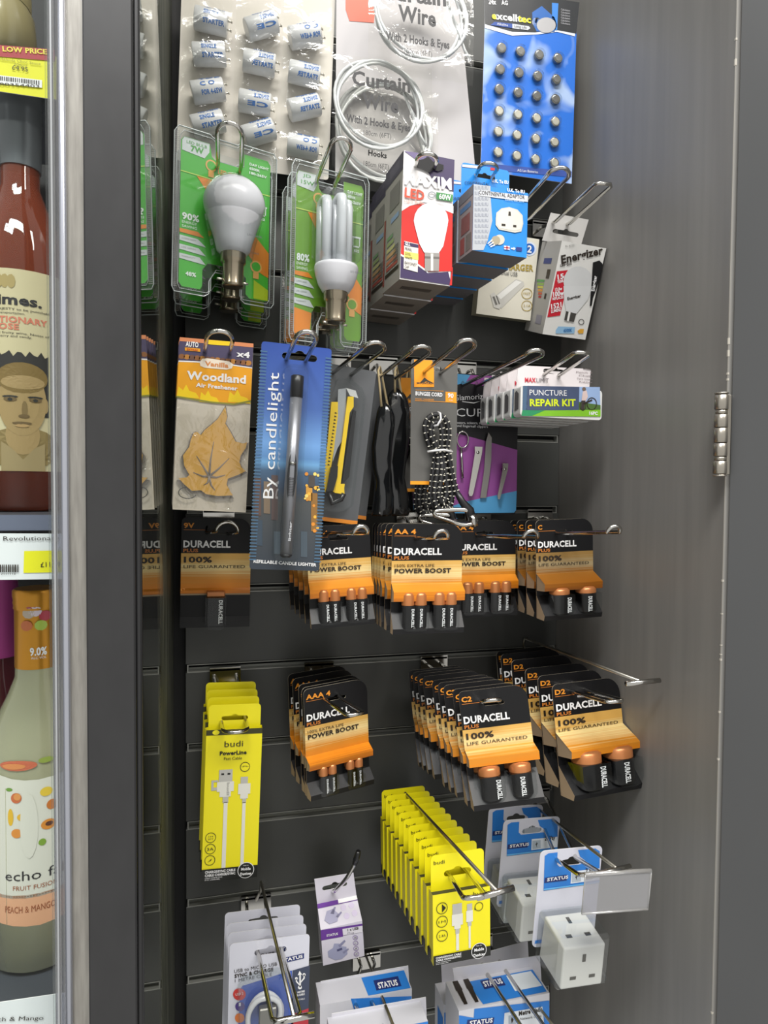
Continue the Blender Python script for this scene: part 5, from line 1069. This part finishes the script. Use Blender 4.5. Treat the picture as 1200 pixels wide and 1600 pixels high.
r['category'] = 'cable'; stack(r, 'grey card with white phone cable', 'bottom left', 'phone cables on grey cards', (359, 1475), (351.5, 1427), .115, (.33, .63, 1), .165)
# open-topped cable cartons along the bottom
def status_box(f, tabtop, lines, label, cable=False, depth=.03):
    r = empty('accessory_box', f.m, label, 'box'); w, h = f.w, f.h; t = depth; CW_ = mat('cdccd4', .4)
    m = M(); m.box((-w/2, 0, 0), (w/2, t, h), mat('d2d2d8', .4), top=mat('c4c4cc', .45)); m.obj('carton', r, fix=False)
    q = [f.at(*p, -t) for p in tabtop]; m = M(); m.plate([q[0], q[1], (q[2]), (q[3])], t-.001, .0006, CW_, WHITE, [euro((q[2][0]+q[3][0])/2, q[2][1]*.45+q[1][1]*.55, .030, .010)]); m.obj('hang_tab', r, fix=False)
    A = Art(f); lines(A); A.obj('front_print', r, fix=False); return r, t
f = Face((500, 1571), (643, 1556), (500, 1700), .145)
def ln(A): A.poly([(548, 1560), (560, 1600), (640, 1600), (643, 1556)], SBL, 1)
r, t = status_box(f, ((501, 1568), (640, 1553), (637.5, 1508), (500.7, 1532.7)), ln, 'Rear white and blue accessory box with hang tab, bottom middle', depth=.035)
A = Art(f, 0); y0 = h
m = M(); w, h = f.w, f.h; m.add([(w*.02, .001, h+.0004), (w*.49, .001, h+.0004), (w*.49, .03, h+.0004), (w*.0, .03, h+.0004)], [(0, 1, 2, 3)], SBL); m.add([(w*.12, .006, h+.0007), (w*.40, .006, h+.0007), (w*.40, .022, h+.0007), (w*.12, .022, h+.0007)], [(0, 1, 2, 3)], NAVY)
vs, fs = text2d('STATUS', 1); xm = max(v[0] for v in vs); m.add([(w*.15+v[0]/xm*w*.22, .008+v[1]/.72*.009, h+.001) for v in vs], fs, WHITE); m.obj('lid_print', r, fix=False)
f = Face((518, 1625), (668, 1608), (518, 1760), .20)
r, t = status_box(f, ((518, 1622), (667, 1606), (665, 1557), (518, 1583)), lambda A: A.R(.5, 0, 1, 1, SBL, 1), 'Front white accessory box whose hang tab shows at the bottom edge', depth=.03)
f = Face((694, 1570), (832, 1552), (694, 1690), .13)
def ln2(A): A.R(0, 0, 1, .9, SBL, 1)
r, t = status_box(f, ((692, 1568), (828, 1548), (824, 1469), (689, 1507)), ln2, 'Rear blue and white network cable box at the bottom right', depth=.035)
m = M(); w, h = f.w, f.h; x = -w/2-.0003; m.add([(x, .004, .0), (x, .024, 0), (x, .024, h*.8), (x, .004, h*.8)], [(0, 1, 2, 3)], SBL); m.obj('side_print', r, fix=False)
f = Face((717, 1580), (858, 1563), (717, 1690), .185)
def ln3(A):
    L = A.poly; L([(717, 1586), (740, 1590), (741, 1576), (858, 1563), (858, 1640), (717, 1650)], SBL, 1); L([(730, 1593), (772, 1589), (770, 1602), (728, 1606)], NAVY, 3); A.text('STATUS', (733, 1601), (769, 1596), 7, WHITE, 1, 5)
    L([(788, 1582), (847, 1572), (850, 1602), (786, 1606)], mat('dce2e8', .4), 3); A.text('Metre Black', (810, 1586), (847, 1578.5), 7, INK, 1, 5); A.text('Network Cable', (812, 1593), (845, 1588), 4, INK, 0, 5)
    L([(794, 1586), (806, 1584), (806, 1600), (794, 1602)], mat('a8b4c0'), 4); L([(799, 1588), (802, 1592), (799, 1598), (798, 1592)], INK, 5)
r, t = status_box(f, ((712, 1557), (846, 1540), (843, 1492), (707, 1512)), ln3, 'Front blue and white network cable box at the bottom right', depth=.045)
w, h = f.w, f.h; m = M(); Q = lambda u, v, dz=.0005: ((u-.5)*w, .045*v, h+dz)
m.add([Q(.27, .05), Q(.98, .05), Q(.98, .85), Q(.22, .85)], [(0, 1, 2, 3)], SBL); m.add([Q(.36, .5, .0008), Q(.60, .5, .0008), Q(.60, .8, .0008), Q(.36, .8, .0008)], [(0, 1, 2, 3)], NAVY); m.add([Q(.66, .25, .0008), Q(.97, .25, .0008), Q(.95, .8, .0008), Q(.66, .8, .0008)], [(0, 1, 2, 3)], mat('dce2e8', .4))
vs, fs = text2d('STATUS', 1); xm = max(v[0] for v in vs); m.add([((-.125+v[0]/xm*.21)*w, .0255+v[1]/.72*.008, h+.0012) for v in vs], fs, WHITE)
for u in (.10, .22): m.add([Q(u-.035, .62, .0008), Q(u+.035, .62, .0008), Q(u+.028, .95, .0008), Q(u-.028, .95, .0008)], [(0, 1, 2, 3)], INK); m.add([Q(u-.018, .15, .0008), Q(u+.018, .15, .0008), Q(u+.028, .62, .0008), Q(u-.028, .62, .0008)], [(0, 1, 2, 3)], INK)
m.obj('lid_print', r, fix=False)
# ============================================================ HOOKS
hook((359, 256, .14), (359, 192, .20), 34, (350, 6), label='Chrome hook loop through the front round bulb blister')
hook((510, 283, .17), (536, 216, .235), 30, (500, 6), label='Chrome hook loop through the front tube bulb blister')
hook((664, 262, .178), (668, 240, .225), 30, (650, 6), label='Chrome hook through the front red bulb box')
hook((756, 276, .15), (764, 255, .195), 28, (740, 6), label='Chrome hook through the blue adaptor box tab')
hook((815, 338, .12), (878, 262, .235), 32, (790, 6), label='Bare round chrome loop right of the blue adaptor boxes')
hook((880, 347, .10), (945, 287, .195), 27, (850, 6), True, label='Square-ended chrome hook through the white bulb box tab')
hook((340, 550, .142), (344, 517, .195), 36, (340, 4), label='Chrome hook loop through the leaf air fresheners')
hook((463, 562, .178), (481, 518, .235), 30, (455, 4), label='Chrome hook loop through the candle lighter card')
hook((535, 584, .128), (590, 535, .23), 30, (525, 4), label='Chrome hook loop above the yellow knives')
hook((606, 590, .10), (662, 541, .21), 28, (598, 4), label='Chrome hook loop above the black pouches')
hook((676, 582, .138), (733, 531, .235), 28, (665, 4), label='Chrome hook loop above the orange-topped bungee card')
hook((735, 602, .045), (840, 547, .23), 24, (722, 4), label='Long chrome hook loop above the purple nail kit')
hook((862, 586, .150), (912, 551, .215), 28, (850, 4), True, label='Square-ended chrome hook above the puncture repair kits')
hook((340, 834, .022), (357, 815, .075), 32, (342, 2), tilt=1.6, label='Chrome hook loop through the nine volt battery pack')
hook((520, 834, .142), (566, 822, .215), 22, (515, 2), tilt=1.6, label='Chrome hook loop through the packs behind the lighter')
hook((660, 842, .172), (692, 829, .215), 24, (640, 2), tilt=1.6, label='Chrome hook loop through the packs below the bungee cord')
hook((755, 837, .082), (832, 829, .21), 22, (745, 2), tilt=1.6, label='Chrome hook loop in the packs under the nail kit')
hook((878, 833, .142), (962, 822, .25), 22, (842, 2), tilt=1.6, label='Chrome hook loop at the right end of the upper batteries')
hook((364, 1123, .068), (369, 1144, .115), 36, (352, 0), tilt=0, label='Chrome hook through the tall yellow cable boxes')
hook((520, 1092, .122), (556, 1116, .185), 26, (498, 0), True, label='Square-ended chrome hook through the slim battery packs')
hook((765, 1098, .205), (768, 1094, .235), 30, (677, 0), tilt=0, label='Chrome hook through the long stack of two-cell packs')
hook((906, 1080, .172), (962, 1096, .25), 30, (822, 0), True, label='Square-ended hook with label wire by the right wall', wire=((820, 997, .004), (1004, 1066, .25)), bar=((978, 1068.5, .25), (1031, 1063, .25)))
hook((718, 1367, .225), (742, 1402, .33), 32, (636, -2), True, label='Chrome hook with long label wire over the small yellow boxes', wire=((633, 1239, .05), (776, 1392, .33)), bar=((745, 1403, .33), (803, 1387, .33)))
hook((885, 1342, .218), (922, 1366, .30), 34, (838, -2), True, label='Chrome hook with label wire through the two-way adaptors', wire=((836, 1260, .06), (962, 1356, .30)), bar=((915, 1370, .30), (985, 1354, .30)))
hook((422, 1488, .168), (448, 1592, .29), 36, (400, -3), True, label='Chrome hook with label wire over the phone cable cards', wire=((408, 1378, .07), (459, 1588, .29)), bar=((427, 1598, .29), (491, 1585, .29)))
hook((560, 1548, .12), (600, 1640, .23), 26, (572, -4), True, label='Chrome hook with label wire at the bottom middle', wire=((572, 1494, .004), (622, 1622, .25)))
hook((776, 1520, .142), (850, 1630, .25), 34, (748, -4), True, label='Chrome hook with label wire at the bottom right', wire=((766, 1478, .004), (880, 1622, .25)))
# single-prong hook with black tip
b = slotpt(518, -3); r = empty('single_prong_hook', Matrix.Translation(b), 'Single chrome prong with a black rubber tip, lower middle', 'hook')
m = M(); pa = [b+Vector((0, -.004, 0)), P(523, 1392, .07), P(540, 1374, .11), P(553, 1352, .135), P(556, 1342, .14)]; m.tube([p-b for p in path_interp(pa[:1]+pa[1:], .006)], .0024, CHROME, 10); m.obj('prong', r)
m = M(); m.tube([P(554.5, 1349, .137)-b, P(557, 1341, .141)-b, P(560, 1331, .146)-b], [.0030, .0036, .0030], mat('151516', .3), 12); m.obj('black_tip', r)
m = M(); m.box((-.018, -.0045, -.014), (.018, -.003, .006), CLEAR); m.obj('slot_bracket', r)
# clear label holder on the adaptor hook
f = Face((914.7, 1367), (1018.5, 1347), (909, 1428), .303)
r = empty('label_holder', f.m, 'Empty clear plastic label holder clipped to the adaptor hook', 'label holder'); w, h = f.w, f.h
m = M(); m.plate([(-w/2, 0), (w/2, 0), (w/2, h), (-w/2, h)], 0, .0012, HOLDER); m.obj('front_sheet', r, fix=False)
m = M(); EG = clear('holder_edge', 'dfe1ea', .35, .1, 0, 0, .25); m.tube([(-w/2, .001, h), (w/2, .001, h)], .0022, EG, 10); m.tube([(-w/2, 0, 0), (w/2, 0, 0)], .0010, EG, 8); m.tube([(-w/2, 0, 0), (-w/2, 0, h)], .0005, EG, 6); m.tube([(w/2, 0, 0), (w/2, 0, h)], .0007, EG, 6); m.obj('rolled_edge', r, fix=False)
# ============================================================ FRIDGE: BOTTLES, SHELVES AND PRICE TICKETS
def liquid(name, col, mixc, tr=.45, rough=.04):
    m = bpy.data.materials.new(name); m.use_nodes = True; nt = m.node_tree; b = nt.nodes['Principled BSDF']; b.inputs['Base Color'].default_value = lin(mixc); b.inputs['Roughness'].default_value = rough
    b.inputs['Transmission Weight'].default_value = 1-tr; b.inputs['IOR'].default_value = 1.36; b.inputs['Coat Weight'].default_value = .6
    return m
DBT = D-.56; PM = .000425
def wall_text(A, R, cx, t, x0, x1, z, hh, mt, bold=1, rr=.0004):
    """lettering wrapped round a bottle of radius R (local coordinates, front is -y)"""
    vs, fs = text2d(t, bold); a0 = min(v[0] for v in vs); a1 = max(v[0] for v in vs); out = []
    for (x, y) in vs:
        s = x0+(x-a0)/(a1-a0)*(x1-x0); al = s/R; out.append(((R+rr)*math.sin(al), -(R+rr)*math.cos(al), z+y/.72*hh))
    A.add(out, fs, mt)
def wrap(m, R, pts, mt, rr, n=10):
    """convex quad strip wrapped on the bottle: pts = [(s, z_low, z_high), ...]"""
    vs = []; 
    for s, z0, z1 in pts: al = s/R; vs += [((R+rr)*math.sin(al), -(R+rr)*math.cos(al), z0), ((R+rr)*math.sin(al), -(R+rr)*math.cos(al), z1)]
    m.add(vs, [(2*i, 2*i+2, 2*i+3, 2*i+1) for i in range(len(pts)-1)], mt, True)
def blob(m, R, s0, z0, rs, rz, mt, rr, n=16):
    vs = []
    for k in (0, .34, .68, 1):
        vs += [((R+rr)*math.sin((s0+k*rs*math.cos(t))/R), -(R+rr)*math.cos((s0+k*rs*math.cos(t))/R), z0+k*rz*math.sin(t)) for t in [2*math.pi*q/n for q in range(n)]]
    m.add(vs, [(a*n+q, a*n+(q+1) % n, (a+1)*n+(q+1) % n, (a+1)*n+q) for a in range(3) for q in range(n)], mt)
def bottle(px, ytop, ybot, label, prof, glassm, capprof, capm, foil=None):
    base = P(px, ybot, DBT+.0); base.z = P(px, ybot, DBT+.03).z; top = P(px, ytop, DBT); H = top.z-base.z; vv = base-CAM; r = empty('wine_bottle', Matrix.Translation(base) @ Matrix.Rotation(math.atan2(-vv.x, vv.y), 4, 'Z'), label, 'bottle')
    # turn the bottle's front towards the camera side
    m = M(); m.lathe([(a, z*H) for a, z in prof], glassm, 36); m.obj('glass_body', r)
    m = M(); m.lathe([(a, z*H) for a, z in capprof], capm, 28); m.obj('cap', r); return r, H, base
rose = liquid('rose_wine', '6e3228', 'b0583c', .30); pink = liquid('pink_wine', '5c1c2c', '8a3040', .25); peach = liquid('pale_wine', 'b9b98c', 'e2e2bc', .40)
BR = .034
prof = [(.028, 0), (BR, .012), (BR, .56), (.0328, .615), (.0275, .67), (.0190, .725), (.0135, .77), (.0130, .97), (.0130, .98)]
cap = [(.0143, .815), (.0150, .905), (.0152, .908), (.0152, .915), (.0149, .918), (.0153, .93), (.0150, .935), (.0154, .945), (.0154, .96), (.0149, .965), (.0152, .975), (.0152, .99), (.0142, 1.0)]
SK = mat('a38a5c', .55); SKD = mat('6c5836', .55); HAIR = mat('2b2a26', .6)
r, H, base = bottle(37, 146, 798, 'Rose wine bottle with dark grey cap and cream portrait label', prof, rose, cap, mat('6c7074', .3, .3))
yb = base
def zpx(y): return P(37, y, DBT+.035).z - base.z
m = M(); th = [.052*(k/12*2-1) for k in range(13)]; z0, z1 = zpx(736), zpx(420)
wrap(m, BR, [(s, z0, z1) for s in th], mat('c9be98', .55), .0003); o = m.obj('front_label', r, fix=False)
m = M(); px2s = lambda x: (x-37)*PM
TX = mat('29282a', .5); RS = mat('cf7a62', .5)
wall_text(m, BR, 0, 'Crimes.', px2s(-36), px2s(68), zpx(476), .0072, TX)
wall_text(m, BR, 0, 'transported by His MAJESTY to be punishable', px2s(-70), px2s(84), zpx(485), .0016, TX, 0); wall_text(m, BR, 0, 'by Transportation.', px2s(-10), px2s(42), zpx(491), .0016, TX, 0)
wall_text(m, BR, 0, 'REVOLUTIONARY', px2s(-60), px2s(77), zpx(504), .0042, RS); wall_text(m, BR, 0, 'ROSE', px2s(-8), px2s(33), zpx(515), .0042, RS)
wall_text(m, BR, 0, 'A rich round fruity wine. Notes of', px2s(-40), px2s(80), zpx(522), .0016, TX, 0); wall_text(m, BR, 0, 'strawberry and candy.', px2s(-16), px2s(52), zpx(527), .0016, TX, 0)
for s in (-.003, .001, .005): blob(m, BR, px2s(10)+s, zpx(440), .0028, .005, mat('a89560', .5), .0004, 9)
m.obj('label_lettering', r, fix=False)
# plain sepia portrait: dark backdrop, head, hair, collar
m = M(); bl = blob
wrap(m, BR, [(s, zpx(650), zpx(552+5*math.sin(s*900))) for s in [px2s(x) for x in range(-30, 80, 6)]], mat('2c2a28', .6), .0005)
bl(m, BR, px2s(37), zpx(700), .0260, .0150, mat('8a774a', .6), .0006, 20); bl(m, BR, px2s(37), zpx(680), .0110, .0140, SK, .0008, 16)
bl(m, BR, px2s(37), zpx(628), .0155, .0240, SK, .0009, 26); bl(m, BR, px2s(37), zpx(590), .0165, .0110, mat('7d6636', .6), .0010, 20); bl(m, BR, px2s(38), zpx(597), .0140, .0050, SK, .0011, 16)
for sx in (19, 56): bl(m, BR, px2s(sx), zpx(624), .0042, .0016, SKD, .0012, 12); bl(m, BR, px2s(sx), zpx(620), .0052, .0009, HAIR, .0012, 8); bl(m, BR, px2s(sx), zpx(624.5), .0016, .0012, HAIR, .0013, 8)
bl(m, BR, px2s(40), zpx(640), .0019, .0065, mat('7d6840', .6), .0011, 10); bl(m, BR, px2s(39), zpx(650), .0036, .0014, SKD, .0012, 10); bl(m, BR, px2s(36), zpx(661), .0062, .0011, SKD, .0012, 12); bl(m, BR, px2s(36), zpx(665), .0044, .0012, mat('b0905f', .6), .0012, 12)
bl(m, BR, px2s(2), zpx(632), .0022, .0055, SK, .0008, 10); bl(m, BR, px2s(72), zpx(632), .0022, .0055, SK, .0008, 10)
wrap(m, BR, [(px2s(5), zpx(736), zpx(690)), (px2s(20), zpx(736), zpx(700)), (px2s(37), zpx(736), zpx(718)), (px2s(54), zpx(736), zpx(700)), (px2s(70), zpx(736), zpx(692))], mat('9c8a62', .6), .0012)
m.obj('portrait', r, fix=False)
prof = [(.027, 0), (BR, .02), (BR, .50), (.0332, .58), (.0285, .66), (.0205, .72), (.0158, .765), (.0152, .98)]
cap = [(.0160, .79), (.0160, .945), (.0168, .948), (.0164, .955), (.0170, .963), (.0166, .97), (.0172, .98), (.0172, .995), (.0160, 1.0)]
r, H, base = bottle(64, 918, 1522, 'Pale peach wine bottle with golden collar and fruit label', prof, peach, cap, mat('c98a22', .28, .5))
def zpx(y): return P(64, y, DBT+.035).z - base.z
px2s = lambda x: (x-64)*PM
m = M(); th = [.056*(k/12*2-1) for k in range(13)]; LW = mat('d9d8cc', .5)
wrap(m, BR, [(s, zpx(1402), zpx(1205 + 14*math.cos(s*40))) for s in th], LW, .0003); wrap(m, BR, [(s, zpx(1447-8*abs(s)*18), zpx(1397)) for s in th], mat('dfa883', .5), .0003); m.obj('front_label', r, fix=False)
m = M(); bl = blob
for x, y, a, b, c in ((28, 1245, 9, 9, 'c96a3c'), (30, 1243, 6, 6, 'dc9350'), (40, 1275, 11, 7, 'e0b02c'), (18, 1275, 5, 15, 'e0b428'), (28, 1300, 9, 8, 'd98a34'), (75, 1240, 10, 8, 'e2c23c'), (84, 1262, 9, 9, 'c8742c'), (78, 1292, 12, 9, 'd98a2e'), (79, 1291, 6, 4, '5a3220'), (68, 1318, 6, 6, '7ca034'), (16, 1232, 6, 3, '6c9838'), (30, 1195, 32, 9, 'c8694a'), (24, 1196, 20, 5, 'd88a50'), (75, 1190, 12, 5, '8fa044')): bl(m, BR, px2s(x), zpx(y), a*PM, b*PM, mat(c, .5), .0004 if c not in ('dc9350', '5a3220', 'd88a50') else .0006)
bl(m, BR, px2s(48), zpx(1290), .006, .024, LW, .0005)
wall_text(m, BR, 0, 'echo falls', px2s(7), px2s(122), zpx(1374), .0075, TX, 0); wall_text(m, BR, 0, 'FRUIT FUSION', px2s(21), px2s(92), zpx(1389), .0034, mat('a0603c', .5), 0); wall_text(m, BR, 0, 'PEACH & MANGO', px2s(6), px2s(88), zpx(1424), .0050, mat('9a5530', .5), 0)
wall_text(m, BR, 0, '.......................', px2s(8), px2s(110), zpx(1399), .002, TX, 0); m.obj('label_print', r, fix=False)
m = M(); CR2 = .0161; wall_text(m, CR2, 0, '9.0%', px2s(50)*.9, px2s(80)*.9, zpx(1033), .0060, WHITE); wall_text(m, CR2, 0, 'ALC VOL', px2s(52)*.9, px2s(79)*.9, zpx(1039), .0018, WHITE, 0)
for x, y, c in ((42, 945, '4c8a50'), (52, 950, 'a8485c'), (72, 946, '9a5a8c'), (48, 965, 'c0b0a0'), (60, 962, 'd8c8d4'), (78, 970, 'b03c4c'), (44, 985, 'c86c3c'), (70, 985, 'a8c050')): bl(m, CR2, px2s(x)*.9, zpx(y), .0045, .0040, mat(c, .3), .0004, 9)
m.obj('collar_print', r, fix=False)
# dark pink-capped bottle behind and one at the lower left
for px, yt, ybm, d, gl, cm, lb in ((2, 902, 1500, D-.645, pink, mat('b03c8c', .35), 'Dark red wine bottle with magenta capsule behind the peach one'),):
    base = P(px, ybm, d); top = P(px, yt, d); H = top.z-base.z; r = empty('wine_bottle', Matrix.Translation(base), lb, 'bottle')
    m = M(); m.lathe([(.030, 0), (.036, .02*H), (.036, .60*H), (.028, .68*H), (.016, .76*H), (.0145, .80*H)], gl, 30); m.obj('glass_body', r); m = M(); m.lathe([(.0165, .80*H), (.0165, .985*H), (.0155, H)], cm, 24); m.obj('cap', r)
base = P(-7, 84, D-.545); base.z = P(37, 141, DBT).z + .008; r = empty('glass_jar', Matrix.Translation(base), 'Rounded jar with cream lid behind the yellow price ticket', 'jar')
m = M(); m.lathe([(.020, 0), (.026, .006), (.027, .02), (.026, .034), (.022, .042)], mat('a2956c', .25, 0, .6, .4), 24); m.obj('glass_body', r); m = M(); m.lathe([(.0235, .040), (.0235, .052), (.021, .060), (.012, .066), (.003, .068)], mat('a89a6c', .5), 24); m.obj('cap', r)
# shelves with ticket strips
SHM = mat('4c5058', .4, .2)
for i, (yt, yb_, lab) in enumerate(((800, 816, 'Grey fridge shelf under the rose wine bottle'), (1524, 1545, 'Grey fridge shelf under the peach wine bottle'), (62, 66, 'Grey fridge shelf at the very top left'))):
    a = P(37, yt, DBT+.02); x0 = P(-250, yt, DF+.0).x; x1 = XP0-.003; ztop = a.z if i < 2 else P(37, 64, DBT).z-.001; ztop = P(37, (798, 1522, 84)[i], DBT+.03).z - .0008; fr = DF-.03
    if i == 2: ztop = P(37, 141, DBT).z + .0078; fr = D-.535
    r = empty('fridge_shelf', Matrix.Translation((x1-.1, -fr if i == 2 else -DF+.03, ztop)), lab, 'shelf'); m = M(); m.box((x0-(x1-.1), -.006, -.007), (.1, .235 if i < 2 else .15, -.0002), SHM, bev=.001); m.obj('shelf_board', r)
    m = M(); m.box((x0-(x1-.1), -.010, -.010), (.098, -.0065, .0), mat('6c7286', .3, .3)); m.obj('ticket_rail', r)
def ticket(corn, d, col, label, draw):
    f = Face(corn[0], corn[1], corn[2], d); r = empty('price_ticket', f.m, label, 'price ticket'); m = M(); m.plate([(-f.w/2, 0), (f.w/2, 0), (f.w/2, f.h), (-f.w/2, f.h)], 0, .0006, col, WHITE); m.obj('ticket', r, fix=False)
    A = Art(f); draw(A); A.obj('ticket_print', r, fix=False)
TK = mat('dcdfe2', .45); TY = mat('e3df1a', .45)
def bars(A, x0, x1, y0, y1, n):
    rnd = random.Random(3); x = x0
    while x < x1: wd = rnd.uniform(.7, 2.2); A.rect(x, y0, x+wd, y1, INK, 3); x += wd+rnd.uniform(.8, 2)
def d1(A):
    A.poly([(-60, 66), (86, 78), (86, 96), (-60, 84)], mat('a83038', .45), 1); A.text('EVERYDAY LOW PRICE', (-66, 76), (74, 86), 8, mat('e6d24a'), 1, 3); A.text('Bundaloula Choc Sauce', (-10, 93), (64, 103), 4.5, mat('8a861c'), 0, 3); A.text('200ml', (22, 103), (42, 106), 4, mat('8a861c'), 0, 3); A.text('£4.95', (19, 109), (44, 113), 7, INK, 0, 3)
    A.poly([(-20, 116), (66, 126), (66, 138), (-20, 129)], WHITE, 2); 
    rnd = random.Random(3); x = -18
    while x < 62: wd = rnd.uniform(.7, 2.0); y = 118+(x+18)*.115; A.poly([(x, y), (x+wd, y+.1), (x+wd, y+6.5), (x, y+6.4)], INK, 3); x += wd+rnd.uniform(.8, 2)
    A.text('5000354403', (-16, 133), (62, 138), 4.5, INK, 0, 3)
ticket(((-60, 64), (88, 76), (-60, 134)), D-.522, TY, 'Yellow price ticket with red header at the top left', d1)
def d2(A):
    A.text('19 Crimes Revolutionary', (-66, 845), (93, 844), 7, INK, 0, 3); A.poly([(38, 861), (100, 860), (100, 894), (37, 895)], TY, 1); A.text('£11.99', (64, 886), (95, 885), 8, INK, 0, 3); A.text('2111112', (2, 898), (25, 897.5), 3, INK, 0, 3)
    rnd = random.Random(4); x = -20
    while x < 28: wd = rnd.uniform(.8, 2.2); A.poly([(x, 882), (x+wd, 882), (x+wd, 894), (x, 894)], INK, 3); x += wd+rnd.uniform(.8, 1.8)
ticket(((-100, 833), (101, 831), (-100, 907)), DF-.016, TK, 'White wine price ticket with yellow panel, between the two bottles', d2)
ticket(((-100, 1581), (101, 1572), (-100, 1660)), DF-.016, TK, 'White price ticket with black lettering at the bottom left corner', lambda A: A.text('Fusion Peach & Mango', (-70, 1597), (68, 1592), 7, INK, 0, 3))
